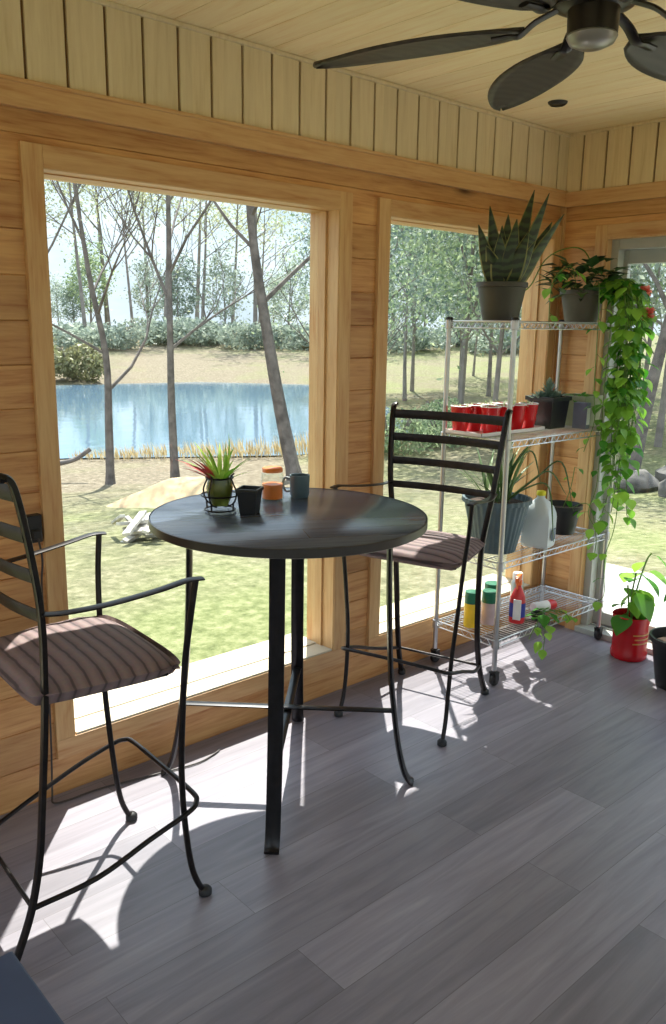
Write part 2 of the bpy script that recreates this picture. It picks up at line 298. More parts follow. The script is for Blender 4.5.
# ------------------------------------------------------------------ mesh helpers
class MB:
    def __init__(s): s.v = []; s.f = []; s.m = []
    def add(s, vs, fs, mi=0):
        o = len(s.v); s.v += [tuple(v) for v in vs]; s.f += [tuple(i+o for i in f) for f in fs]; s.m += [mi]*len(fs); return s
    def box(s, x0, x1, y0, y1, z0, z1, mi=0, mat=None):
        if x0 > x1: x0, x1 = x1, x0
        if y0 > y1: y0, y1 = y1, y0
        if z0 > z1: z0, z1 = z1, z0
        v = [(x, y, z) for z in (z0, z1) for y in (y0, y1) for x in (x0, x1)]
        if mat is not None: v = [mat @ Vector(p) for p in v]
        return s.add(v, [(0, 2, 3, 1), (4, 5, 7, 6), (0, 1, 5, 4), (2, 6, 7, 3), (0, 4, 6, 2), (1, 3, 7, 5)], mi)
    def tube(s, pts, r, n=8, mi=0, flat=None, up=None, cap=True):
        """tube along pts; r number or list; flat=(a,b) makes an a x b rounded bar"""
        pts = [Vector(p) for p in pts]; k = len(pts)
        rs = r if isinstance(r, (list, tuple)) else [r]*k
        t0 = (pts[1]-pts[0]).normalized()
        ref = Vector(up) if up else (Vector((0, 0, 1)) if abs(t0.z) < .9 else Vector((1, 0, 0)))
        vs = []
        u = (ref - t0*ref.dot(t0)).normalized()
        for i, p in enumerate(pts):
            a = pts[max(0, i-1)]; c = pts[min(k-1, i+1)]
            t = (c-a)
            t = t.normalized() if t.length > 1e-9 else t0
            if up: u = (Vector(up)-t*Vector(up).dot(t)).normalized()
            else: u = (u-t*u.dot(t)).normalized()
            w = t.cross(u)
            for j in range(n):
                an = 2*PI*(j+.5)/n; ca, sa = math.cos(an), math.sin(an)
                if flat:
                    q = 1/max(abs(ca), abs(sa))**.85
                    vs.append(p+u*(ca*q*flat[0]*rs[i])+w*(sa*q*flat[1]*rs[i]))
                else: vs.append(p+u*(ca*rs[i])+w*(sa*rs[i]))
        fs = [(i*n+j, i*n+(j+1) % n, (i+1)*n+(j+1) % n, (i+1)*n+j) for i in range(k-1) for j in range(n)]
        if cap: fs += [tuple(range(n-1, -1, -1)), tuple((k-1)*n+j for j in range(n))]
        return s.add(vs, fs, mi)
    def lathe(s, prof, n=28, c=(0, 0, 0), mi=0, flute=0, nf=0, caps=False):
        k = len(prof); vs = []
        for r, z in prof:
            for j in range(n):
                a = 2*PI*j/n; rr = r*(1+flute*math.cos(nf*a)) if flute else r
                vs.append((c[0]+rr*math.cos(a), c[1]+rr*math.sin(a), c[2]+z))
        fs = [(i*n+j, i*n+(j+1) % n, (i+1)*n+(j+1) % n, (i+1)*n+j) for i in range(k-1) for j in range(n)]
        if caps: fs += [tuple(range(n-1, -1, -1)), tuple((k-1)*n+j for j in range(n))]
        return s.add(vs, fs, mi)
    def leaf(s, base, d, up, length, width, fold=.25, droop=.2, seg=3, mi=0, shape='oval'):
        d = Vector(d).normalized(); up = Vector(up); side = d.cross(up)
        if side.length < 1e-4: side = d.cross(Vector((1, 0, .3)))
        side.normalize(); nrm = side.cross(d).normalized()
        vs = [Vector(base)]; fs = []
        prev = None; idx = 1
        for i in range(1, seg+1):
            t = i/(seg+1); w = math.sin(PI*t**(.75 if shape == 'oval' else .5 if shape == 'heart' else .9))*width/2
            p = Vector(base)+d*(length*t)-nrm*(droop*length*t*t)
            vs += [p+side*w+nrm*fold*w, p, p-side*w+nrm*fold*w]
        vs.append(Vector(base)+d*length-nrm*droop*length)
        fs = [(0, 2, 1), (0, 3, 2)]
        for i in range(seg-1):
            a = 1+3*i; b = a+3
            fs += [(a, a+1, b+1, b), (a+1, a+2, b+2, b+1)]
        a = 1+3*(seg-1); e = len(vs)-1
        fs += [(a, a+1, e), (a+1, a+2, e)]
        return s.add(vs, fs, mi)
    def build(s, name, mats, parent=None, smooth=False, bevel=0, sub=0, loc=None, solid=0):
        me = bpy.data.meshes.new(name); me.from_pydata(s.v, [], s.f)
        if not isinstance(mats, (list, tuple)): mats = [mats]
        for m in mats: me.materials.append(m)
        if len(mats) > 1: me.polygons.foreach_set('material_index', s.m)
        if smooth: me.polygons.foreach_set('use_smooth', [True]*len(s.f))
        me.update()
        o = bpy.data.objects.new(name, me); COL.objects.link(o)
        if parent is not None: o.parent = parent
        if loc is not None: o.location = loc
        if solid:
            md = o.modifiers.new('thickness', 'SOLIDIFY'); md.thickness = solid; md.offset = 0
        if bevel:
            md = o.modifiers.new('bevel', 'BEVEL'); md.width = bevel; md.segments = 2; md.limit_method = 'ANGLE'; md.angle_limit = R(40)
        if sub:
            md = o.modifiers.new('sub', 'SUBSURF'); md.levels = sub; md.render_levels = sub
        if smooth and hasattr(me, 'set_sharp_from_angle'): me.set_sharp_from_angle(angle=R(50))
        return o
def tag(o, label, cat=None, group=None, kind=None):
    o['label'] = label
    if cat: o['category'] = cat
    if group: o['group'] = group
    if kind: o['kind'] = kind
    return o
def thing(name, label, cat, loc=(0, 0, 0), rz=0, group=None):
    o = bpy.data.objects.new(name, None); COL.objects.link(o); o.empty_display_size = .1
    o.location = loc; o.rotation_euler = (0, 0, rz)
    return tag(o, label, cat, group)
def struct(o, label=None):
    o['kind'] = 'structure'
    if label: o['label'] = label
    return o
def copy_tree(o, parent=None):
    c = o.copy(); COL.objects.link(c)
    if parent is not None: c.parent = parent
    for ch in list(o.children): copy_tree(ch, c)
    return c
def smooth_path(pts, n=6):
    """Catmull-Rom"""
    P = [Vector(p) for p in pts]; P = [P[0]*2-P[1]]+P+[P[-1]*2-P[-2]]; out = []
    for i in range(1, len(P)-2):
        for j in range(n):
            t = j/n; a, b, c, d = P[i-1], P[i], P[i+1], P[i+2]
            out.append(.5*((2*b)+(c-a)*t+(2*a-5*b+4*c-d)*t*t+(3*b-a-3*c+d)*t**3))
    out.append(P[-2]); return out

# ------------------------------------------------------------------ room shell
X0, Y0 = -1.7, -2.0            # near wall and right wall planes
T = .14
FB = .133
def boards(mb, axis, fixed, sign, a0, a1, z0, z1, holes, pitch=FB, off=0):
    """horizontal tongue-and-groove boards on a wall. axis: direction the boards run; fixed: inner face; sign: outward"""
    k = math.floor((z0-off)/pitch); z = k*pitch+off
    while z < z1-1e-6:
        b0, b1 = max(z, z0), min(z+pitch, z1)
        cuts = {b0, b1}
        for h in holes:
            for hz in (h[2], h[3]):
                if b0 < hz < b1: cuts.add(hz)
        cuts = sorted(cuts)
        for q0, q1 in zip(cuts[:-1], cuts[1:]):
            if q1-q0 < .002: continue
            segs = [(a0, a1)]
            for h in holes:
                if h[2] < (q0+q1)/2 < h[3]:
                    ns = []
                    for s0, s1 in segs:
                        if h[1] <= s0 or h[0] >= s1: ns.append((s0, s1)); continue
                        if h[0] > s0: ns.append((s0, h[0]))
                        if h[1] < s1: ns.append((h[1], s1))
                    segs = ns
            for s0, s1 in segs:
                g0 = .0022 if q0 == b0 else 0; g1 = .0022 if q1 == b1 else 0
                f, bk = fixed, fixed+sign*.018
                pf = fixed+sign*.004
                vs = []
                for s in (s0, s1):
                    prof = [(bk, q0), (pf, q0), (f, q0+g0), (f, q1-g1), (pf, q1), (bk, q1)]
                    vs += [((s, w, zz) if axis == 'x' else (w, s, zz)) for w, zz in prof]
                mb.add(vs, [(i, (i+1) % 6, 6+(i+1) % 6, 6+i) for i in range(6)]+[tuple(range(5, -1, -1)), tuple(range(6, 12))])
        z += pitch
def backing(mb, axis, fixed, sign, a0, a1, z0, z1, holes, mi=1):
    """solid wall behind the boards, with holes"""
    xs = sorted({a0, a1}|{h[0] for h in holes}|{h[1] for h in holes}); zs = sorted({z0, z1}|{h[2] for h in holes}|{h[3] for h in holes})
    i0, i1 = fixed+sign*.015, fixed+sign*T
    for xa, xb in zip(xs[:-1], xs[1:]):
        for za, zb in zip(zs[:-1], zs[1:]):
            cx, cz = (xa+xb)/2, (za+zb)/2
            if any(h[0] < cx < h[1] and h[2] < cz < h[3] for h in holes): continue
            if axis == 'x': mb.box(xa, xb, min(i0, i1), max(i0, i1), za, zb, mi)
            else: mb.box(min(i0, i1), max(i0, i1), xa, xb, za, zb, mi)

Z_TRIM = 2.268
w_open = [(-.9, .30, .207, 2.035), (1.136, 2.335, .205, 2.042), (2.618, 3.81, .205, 2.042)]
mb = MB(); boards(mb, 'x', W, 1, X0, XE, 0, 2.20, w_open, off=.003); backing(mb, 'x', W, 1, X0-T, XE+T, -.15, CH+.1, w_open)
struct(mb.build('wall_left', [M['wall_left'], M['groove']]), 'horizontal pine boards around the two big windows')
d_open = [(.42, 2.30, .0, 2.035)]
d_all = d_open+[(-1.75, .05, .35, 2.035)]
mb = MB(); boards(mb, 'y', XE, 1, Y0, W, 0, 2.20, d_all, off=.003); backing(mb, 'y', XE, 1, Y0, W+.015, -.15, CH+.1, d_all)
struct(mb.build('wall_far', [M['wall_far'], M['groove']]), 'pine board end wall with the glass door')
r_open = [(-1.5, .0, .2, 2.2), (.15, 1.75, .2, 2.2), (1.9, 3.7, .2, 2.2)]
mb = MB(); boards(mb, 'x', Y0, -1, X0, XE, 0, CH, r_open, off=.003); backing(mb, 'x', Y0, -1, X0-T, XE+T, -.15, CH+.1, r_open)
struct(mb.build('wall_right', [M['wall_left'], M['groove']]))
n_open = [(-1.85, -.05, .2, 2.2), (.1, 2.4, .2, 2.2)]
mb = MB(); boards(mb, 'y', X0, -1, Y0, W, 0, CH, n_open, off=.003); backing(mb, 'y', X0, -1, Y0, W+.015, -.15, CH+.1, n_open)
struct(mb.build('wall_near', [M['wall_far'], M['groove']]))

mb = MB(); mb.box(X0-T, XE+T, Y0-T, W+T, -.16, 0)
fl = struct(mb.build('floor', M['floor']), 'grey wood-look plank floor')
mb = MB()
x = X0-T
k = math.floor(x/FB)
while k*FB < XE+T:
    a, b = k*FB, (k+1)*FB; zc = CH
    prof = [(a, zc+.005), (a+.003, zc), (b-.003, zc), (b, zc+.005), (b, zc+.02), (a, zc+.02)]
    vs = [(px, yy, pz) for yy in (Y0-T, W+T) for px, pz in prof]
    mb.add(vs, [(i, (i+1) % 6, 6+(i+1) % 6, 6+i) for i in range(6)]+[tuple(range(6)), tuple(range(11, 5, -1))]); k += 1
mb.box(X0-.16, XE+.16, Y0-.16, W+.16, CH+.02, CH+.14, 0)
struct(mb.build('ceiling', M['ceiling']), 'pale tongue-and-groove board ceiling')

# frieze of upright cream boards under the ceiling, its rail and crown
def frieze(name, axis, fixed, a0, a1, first, mat):
    mb = MB(); p = .1282; k = math.floor((a0-first)/p)
    while first+k*p < a1:
        s, e = max(a0, first+k*p+.005), min(a1, first+(k+1)*p-.005)
        if e > s:
            if axis == 'x': mb.box(s, e, fixed-.014, fixed, Z_TRIM-.01, CH)
            else: mb.box(fixed-.014, fixed, s, e, Z_TRIM-.01, CH)
        k += 1
    if axis == 'x': mb.box(a0, a1, fixed-.004, fixed+.014, Z_TRIM-.02, CH, 1)
    else: mb.box(fixed-.004, fixed+.014, a0, a1, Z_TRIM-.02, CH, 1)
    return struct(mb.build(name, [mat, M['groove']], bevel=.0015))
frieze('trim_1', 'x', W, X0, XE, 1.101, M['frieze_left'])
frieze('trim_2', 'y', XE, Y0, W-.015, 2.084, M['frieze_far'])
mb = MB(); mb.box(X0, XE, W-.026, W+.012, 2.198, Z_TRIM); mb.box(X0, XE, W-.032, W, 2.262, 2.274)
struct(mb.build('trim_3', M['casing_x'], bevel=.002), 'pine rail along the window wall under the cream frieze')
mb = MB(); mb.box(XE-.026, XE+.012, Y0, W-.026, 2.198, Z_TRIM)
struct(mb.build('trim_4', M['casing_y'], bevel=.002))
mb = MB()
mb.box(X0, XE, W-.022, W, CH-.016, CH)
struct(mb.build('trim_5', M['frieze_left'], bevel=.004))
mb = MB(); mb.box(XE-.022, XE, Y0, W-.022, CH-.016, CH)
struct(mb.build('trim_6', M['frieze_far'], bevel=.004))
mb = MB(); mb.box(XE-.02, XE+.01, W-.02, W+.01, 0, 2.198)
struct(mb.build('trim_7', M['casing_z'], bevel=.003), 'upright corner bead between the walls')
for nm, args in (('trim_8', (X0, XE, Y0-.002, Y0+.02, 0, .09)), ('trim_9', (X0-.002, X0+.02, Y0, W, 0, .09))):
    mb = MB(); mb.box(*args); struct(mb.build(nm, M['casing_x'], bevel=.003))

def window(name, axis, fixed, sign, a0, a1, z0, z1, label, glassdepth=.097, right_trim=True):
    """fixed pane set in a pine-lined opening. local frame = world"""
    e = bpy.data.objects.new(name, None); COL.objects.link(e); struct(e, label)
    def bx(mb, s0, s1, d0, d1, za, zb, mi=0):   # s along wall, d depth outward (+) / into room (-)
        f0, f1 = fixed+sign*d0, fixed+sign*d1
        if axis == 'x': mb.box(s0, s1, f0, f1, za, zb, mi)
        else: mb.box(f0, f1, s0, s1, za, zb, mi)
    hz = M['casing_x'] if axis == 'x' else M['casing_y']
    c = .066
    m = MB(); bx(m, a0-c, a0, -.016, .01, z0-.0, z1+c); bx(m, a1, a1+c if right_trim else a1+.055, -.016, .01, z0, z1+c); m.build('casing', M['casing_z'], e, bevel=.0015)
    m = MB(); bx(m, a0, a1, -.0165, .01, z1, z1+c); m.build('head_casing', hz, e, bevel=.0015)
    m = MB(); bx(m, a0-c, a1+(c if right_trim else .055), -.0165, .01, z0-.07, z0); m.build('apron', hz, e, bevel=.0015)
    # lining
    m = MB(); bx(m, a0-.001, a0+.002, -.012, .075, z0, z1); bx(m, a1-.004, a1+.001, -.012, .075, z0, z1); bx(m, a0-.001, a0+.006, .055, T+.01, z0, z1); bx(m, a1-.014, a1+.001, .055, T+.01, z0, z1); m.build('jamb', M['casing_z'], e, bevel=.001)
    m = MB(); bx(m, a0+.002, a1-.004, -.012, .08, z1-.002, z1+.001); bx(m, a0+.006, a1-.006, .055, T+.01, z1-.005, z1+.001); m.build('head', hz, e)
    m = MB(); bx(m, a0+.006, a1-.006, -.012, .085, z0-.001, z0+.008); m.build('stool', M['sill'], e, bevel=.002)
    m = MB(); bx(m, a0+.006, a1-.006, .085, .245, z0-.01, z0+.012); m.build('sill', M['sill'], e, bevel=.002)
    m = MB(); bx(m, a0+.005, a1-.012, glassdepth, glassdepth+.005, z0+.005, z1-.004); m.build('glass_pane', M['glass'], e)
    return e
window('window_1', 'x', W, 1, *w_open[1], label='large fixed picture window looking on the pond')
window('window_2', 'x', W, 1, *w_open[2], label='second picture window behind the wire shelf', right_trim=False)
window('window_3', 'x', W, 1, *w_open[0], label='picture window behind the left bar stool')
window('window_4', 'y', XE, 1, *d_all[1], label='window right of the glass door')
for i, h in enumerate(r_open): window('window_%d' % (5+i), 'x', Y0, -1, *h, label='tall window in the right wall')
for i, h in enumerate(n_open): window('window_%d' % (8+i), 'y', X0, -1, *h, label='tall window in the near wall')

# sliding glass door in the far wall
e = bpy.data.objects.new('door_1', None); COL.objects.link(e); struct(e, 'sliding glass door with a pale grey frame')
a0, a1, z0, z1 = d_open[0]
c = .062
m = MB(); m.box(XE-.016, XE+.01, a1, a1+c, 0, z1+c); m.box(XE-.016, XE+.01, a0-c, a0, 0, z1+c); m.build('casing', M['casing_z'], e, bevel=.0015)
m = MB(); m.box(XE-.0165, XE+.01, a0, a1, z1, z1+c); m.build('head_casing', M['casing_y'], e, bevel=.0015)
m = MB(); m.box(XE-.012, XE+.05, a1-.006, a1+.001, .02, z1); m.box(XE-.012, XE+.05, a0-.001, a0+.006, .02, z1); m.box(XE-.012, XE+.05, a0, a1, z1-.006, z1+.001); m.build('jamb', M['casing_z'], e)
m = MB(); m.box(XE+.03, XE+.14, a1-.045, a1, 0, z1); m.box(XE+.03, XE+.14, a0, a0+.045, 0, z1); m.box(XE+.03, XE+.14, a0+.045, a1-.045, z1-.055, z1); m.build('door_frame', M['alu'], e, bevel=.002)
m = MB(); m.box(XE-.02, XE+.16, a0, a1, 0, .03); m.box(XE+.06, XE+.067, a0, a1, .03, .042); m.box(XE+.1, XE+.107, a0, a1, .03, .042); m.build('threshold', M['alu'], e, bevel=.002)
mid = (a0+a1)/2
for p0, p1, xx in ((mid-.03, a1-.04, XE+.1), (a0+.04, mid+.03, XE+.06)):
    m = MB(); 
    m.box(xx-.015, xx+.015, p0, p0+.055, .042, z1-.05); m.box(xx-.015, xx+.015, p1-.03, p1, .042, z1-.05)
    m.box(xx-.015, xx+.015, p0+.055, p1-.03, .042, .11); m.box(xx-.015, xx+.015, p0+.055, p1-.03, z1-.12, z1-.05)
    s = m.build('door_sash', M['alu'], e, bevel=.002)
    m = MB(); m.box(xx-.003, xx+.003, p0+.05, p1-.025, .1, z1-.11); m.build('door_glass', M['glass'], s)

# ------------------------------------------------------------------ bar table
t = thing('bar_table', 'round charcoal bar-height table on four flat black metal legs', 'table', (1.70, 2.083, 0))
RT = .45
m = MB(); m.lathe([(0, .994), (RT-.004, .994), (RT, .990), (RT, .985)], 96); m.f = m.f; m.build('tabletop', M['tabletop'], t, smooth=True)
m = MB(); m.lathe([(RT-.0005, .9945), (RT+.002, .993), (RT+.002, .968), (RT-.004, .965), (0, .965)], 96); m.build('edge_band', M['rim'], t, smooth=True)
bc = Vector((.035, .052, 0))
for k in range(4):
    a = PI/4+k*PI/2; d = Vector((math.cos(a), math.sin(a), 0)); s = Vector((-d.y, d.x, 0))
    prof = [(.335, .962), (.333, .93), (.34, .7), (.355, .45), (.375, .28), (.395, .15), (.418, .055), (.437, .016), (.452, .006)]
    pts = [bc*(1-z)+d*r+Vector((0, 0, z)) for r, z in smooth_path([(r, z, 0) for r, z in prof], 4) for _ in (0,)] if False else \
          [bc*(1-q.y)+d*q.x+Vector((0, 0, q.y)) for q in smooth_path([(r, z, 0) for r, z in prof], 4)]
    m = MB(); m.tube(pts, 1, 8, flat=(.010, .024), up=d); m.build('leg', M['table_metal'], t, smooth=True)
for k in range(2):
    a = PI/4+k*PI/2; d = Vector((math.cos(a), math.sin(a), 0)); z = .275+.012*k
    m = MB(); m.tube([bc*.72-d*.372+Vector((0, 0, z)), bc*.72+d*.372+Vector((0, 0, z))], 1, 8, flat=(.005, .016), up=(0, 0, 1)); m.build('cross_brace', M['table_metal'], t, smooth=True)
m = MB()
for k in range(4):
    a = PI/4+k*PI/2; d = Vector((math.cos(a), math.sin(a), 0))
    m.tube([Vector((0, 0, .961)), d*.36+Vector((0, 0, .961))], 1, 8, flat=(.004, .016), up=(0, 0, 1))
m.build('mounting_frame', M['table_metal'], t)

# ------------------------------------------------------------------ bar stools
def make_stool(label):
    t = thing('bar_stool', label, 'bar stool')
    # cushion: rounded trapezoid
    nx, ny = 20, 18; vs = []; fs = []
    def hw(x): return .222+.030*(x+.19)/.38
    th = .07
    for side in (1, -1):
        for i in range(nx+1):
            for j in range(ny+1):
                u = -1+2*i/nx; v = -1+2*j/ny
                # superellipse corner rounding
                uu = u*math.sqrt(1-.16*v*v*v*v); vv = v*math.sqrt(1-.16*u*u*u*u)
                x = uu*.21+.018; y = vv*hw(x)
                ed = max(abs(u), abs(v)); puff = (1-ed**6)
                dome = (1-.35*u*u-.35*v*v)
                z = .724+(th*.5*puff**.6*dome if side > 0 else -th*.62*puff**.35)
                if side > 0 and u > .4: z -= .018*((u-.4)/.6)**2
                if side > 0: z += .0028*math.cos(x*2*PI/.0235)*puff
                vs.append((x, y, z))
        o = (nx+1)*(ny+1)*(0 if side > 0 else 1)
        for i in range(nx):
            for j in range(ny):
                a = o+i*(ny+1)+j; q = (a, a+ny+1, a+ny+2, a+1); fs.append(q if side > 0 else q[::-1])
    m = MB(); m.add(vs, fs)
    o = m.build('seat', M['fabric'], t, smooth=True)
    m = MB()
    fr = [(.178, -.215), (.178, .215), (-.13, .19), (-.13, -.19)]
    for (xa, ya), (xb, yb) in zip(fr, fr[1:]+fr[:1]): m.tube([(xa, ya, .698), (xb, yb, .698)], 1, 8, flat=(.009, .009), up=(0, 0, 1))
    m.build('seat_frame', M['black_metal'], t, smooth=True)
    for s in (1, -1):
        # front leg runs on upward to carry the arm
        P = [(.226, s*.292, .962), (.213, s*.281, .85), (.204, s*.264, .72), (.200, s*.245, .5), (.204, s*.234, .36), (.214, s*.23, .22), (.230, s*.231, .1), (.252, s*.233, .035), (.268, s*.235, .018)]
        m = MB(); m.tube(smooth_path(P, 5), .0088, 10); l = m.build('leg', M['black_metal'], t, smooth=True)
        l['label'] = 'front leg that rises to hold the armrest'
        m = MB(); m.lathe([(0, .028), (.012, .026), (.019, .018), (.019, .004), (.014, 0), (0, 0)], 14, (.268, s*.235, 0)); m.build('foot', M['rubber'], l, smooth=True)
        # rear leg and back post
        P = [(-.27, s*.206, .012), (-.25, s*.203, .05), (-.208, s*.196, .15), (-.178, s*.192, .28), (-.163, s*.192, .42), (-.148, s*.196, .6), (-.143, s*.206, .74), (-.150, s*.234, .93), (-.172, s*.248, 1.1), (-.194, s*.256, 1.22), (-.210, s*.258, 1.262), (-.232, s*.259, 1.266)]
        m = MB(); m.tube(smooth_path(P, 5), 1, 10, flat=(.0085, .011), up=(1, 0, .1)); l = m.build('back_post', M['black_metal'], t, smooth=True)
        l['label'] = 'rear leg that rises into a scrolled back post'
        m = MB(); m.lathe([(0, .028), (.012, .026), (.018, .018), (.018, .004), (.014, 0), (0, 0)], 14, (-.27, s*.206, 0)); m.build('foot', M['rubber'], l, smooth=True)
        # armrest
        P = [(-.15, s*.238, .935), (-.10, s*.250, .932), (.0, s*.270, .938), (.12, s*.286, .953), (.20, s*.292, .966), (.245, s*.292, .964)]
        m = MB(); m.tube(smooth_path(P, 4), 1, 8, flat=(.0045, .015), up=(0, 0, 1)); m.build('armrest', M['black_metal'], t, smooth=True)
    for z, h in ((1.228, .019), (1.13, .017), (1.03, .016), (.928, .015)):
        q = (z-.93)/.3; x = -.150-.048*q; w = .236+.022*q
        P = [(x-.03*(1-(y/w)**2), y, z) for y in [w*(-1+2*i/10) for i in range(11)]]
        m = MB(); m.tube(P, 1, 8, flat=(h, .0045), up=(0, 0, 1)); m.build('backrest_slat', M['black_metal'], t, smooth=True)
    # footrest hoop: open at the rear, dropping towards the back posts
    P = [(-.205, -.196, .155), (-.05, -.235, .195), (.1, -.243, .25), (.215, -.243, .285), (.252, -.225, .297), (.262, -.18, .303), (.262, 0, .305), (.262, .18, .303), (.252, .225, .297), (.215, .243, .285), (.1, .243, .25), (-.05, .235, .195), (-.205, .196, .155)]
    m = MB(); m.tube(smooth_path(P, 5), .0075, 10); m.build('footrest', M['black_metal'], t, smooth=True)
    m = MB(); m.tube([(-.205, -.196, .158), (-.205, .196, .158)], .006, 8); m.build('stretcher', M['black_metal'], t, smooth=True)
    return t
st1 = make_stool('black metal bar stool at far left, striped brown seat turned to the right')
st1.location = (.905, 2.045, 0); st1.rotation_euler[2] = R(-3)
st2 = copy_tree(st1); st2['label'] = 'black metal bar stool between the round table and the wire shelf'
st2.location = (2.535, 2.232, 0); st2.rotation_euler[2] = R(197)

# ------------------------------------------------------------------ things on the table
TZ = .9945
def polar(c, r, a, z): return (c[0]+r*math.cos(a), c[1]+r*math.sin(a), z)
t = thing('bromeliad_planter', 'small plant with red and lime leaves in a black wire stand on the table', 'plant', (1.545, 2.255, TZ))
m = MB(); m.lathe([(0, .02), (.028, .02), (.04, .05), (.044, .08), (.036, .115), (.033, .115), (.04, .08), (.036, .05), (0, .03)], 24); m.build('vase', M['vase'], t, smooth=True)
m = MB()
for k in range(4):
    a = k*PI/2+.4
    m.tube(smooth_path([polar((0, 0), .02, a, .015), polar((0, 0), .052, a, .03), polar((0, 0), .064, a, .065), polar((0, 0), .05, a, .10), polar((0, 0), .044, a, .118), polar((0, 0), .056, a, .13)], 4), .0028, 6)
for r, z in ((.045, .112), (.05, .006), (.062, .055)):
    m.tube([polar((0, 0), r, 2*PI*i/24, z) for i in range(25)], .0028, 6)
for k in range(4):
    a = k*PI/2+.4; m.tube([polar((0, 0), .05, a, .003), polar((0, 0), .052, a, .03)], .0028, 6)
m.build('wire_stand', M['black_metal'], t, smooth=True)
rnd = random.Random(3)
m = MB()
for i in range(26):
    a = rnd.uniform(0, 2*PI); el = rnd.uniform(.6, 1.35); L_ = rnd.uniform(.09, .17)
    m.leaf((.01*math.cos(a), .01*math.sin(a), .09), (math.cos(a)*math.cos(el), math.sin(a)*math.cos(el), math.sin(el)), (0, 0, 1) if el < 1.2 else (1, 0, 0), L_, .016, droop=.25, seg=4)
m.build('green_leaves', M['limeleaf'], t, smooth=True)
m = MB()
for i in range(12):
    a = rnd.uniform(2.2, 3.6); el = rnd.uniform(.7, 1.2); L_ = rnd.uniform(.1, .15)
    m.leaf((-.01, .005, .09), (math.cos(a)*math.cos(el), math.sin(a)*math.cos(el), math.sin(el)), (0, 0, 1), L_, .02, droop=.3, seg=4)
m.build('red_leaves', M['redleaf'], t, smooth=True)

def pot_mesh(m, r0, r1, h, lip=.006, n=28, flute=0, nf=0, mi=0):
    """tapered open pot with wall thickness; soil separate"""
    m.lathe([(0, 0), (r0, 0), (r0+.002, .004), (r1-.004, h-.022), (r1+lip, h-.02), (r1+lip, h), (r1-.002, h), (r1-.008, h-.03), (r0-.004, .012), (0, .012)], n, mi=mi, flute=flute, nf=nf)
def soil(t, r, z):
    m = MB(); m.lathe([(0, z+.006), (r*.6, z+.004), (r, z), (r, z-.01)], 20); return m.build('soil', M['soil'], t, smooth=True)
t = thing('small_square_pot', 'small black square seedling pot standing on the round table', 'pot', (1.60, 2.165, TZ), .6)
m = MB()
def sqpot(m, a, b, h):
    th = .003
    o = [(-a, -a, 0), (a, -a, 0), (a, a, 0), (-a, a, 0), (-b, -b, h), (b, -b, h), (b, b, h), (-b, b, h)]
    i = [(-b+th, -b+th, h), (b-th, -b+th, h), (b-th, b-th, h), (-b+th, b-th, h), (-a+th, -a+th, .006), (a-th, -a+th, .006), (a-th, a-th, .006), (-a+th, a-th, .006)]
    m.add(o+i, [(3, 2, 1, 0), (0, 1, 5, 4), (1, 2, 6, 5), (2, 3, 7, 6), (3, 0, 4, 7), (4, 5, 9, 8), (5, 6, 10, 9), (6, 7, 11, 10), (7, 4, 8, 11), (8, 9, 13, 12), (9, 10, 14, 13), (10, 11, 15, 14), (11, 8, 12, 15), (12, 13, 14, 15)])
sqpot(m, .026, .034, .085); m.box(-.037, .037, -.037, -.033, .074, .085); m.box(-.037, .037, .033, .037, .074, .085); m.box(-.037, -.033, -.033, .033, .074, .085); m.box(.033, .037, -.033, .033, .074, .085)
m.build('pot', M['blackpot'], t, bevel=.0012)
m = MB(); m.box(-.03, .03, -.03, .03, .06, .068); m.build('soil', M['soil'], t)

t = thing('candle_jar', 'clear lidded jar with orange filling near the back of the round table', 'jar', (1.80, 2.30, TZ))
m = MB(); m.lathe([(0, .004), (.036, .004), (.036, .055), (0, .058)], 24); m.build('filling', M['amber'], t, smooth=True)
m = MB(); m.lathe([(0, 0), (.038, 0), (.04, .004), (.04, .085), (.034, .10), (.032, .10), (.037, .084), (.037, .003), (0, .003)], 28); m.build('jar', M['clearjar'], t, smooth=True)
m = MB(); m.lathe([(0, .115), (.033, .113), (.036, .11), (.036, .098), (0, .098)], 28); m.build('lid', M['amber'], t, smooth=True)
t = thing('dark_mug', 'small dark mug at the back of the round table beside the orange jar', 'mug', (1.90, 2.27, TZ), 2.2)
m = MB(); m.lathe([(0, 0), (.03, 0), (.034, .01), (.036, .08), (.0335, .08), (.031, .012), (0, .008)], 28); m.build('cup', M['bluepot'], t, smooth=True)
m = MB(); m.tube(smooth_path([(.034, 0, .065), (.055, 0, .066), (.062, 0, .042), (.052, 0, .02), (.033, 0, .02)], 5), .0045, 8); m.build('handle', M['bluepot'], t, smooth=True)

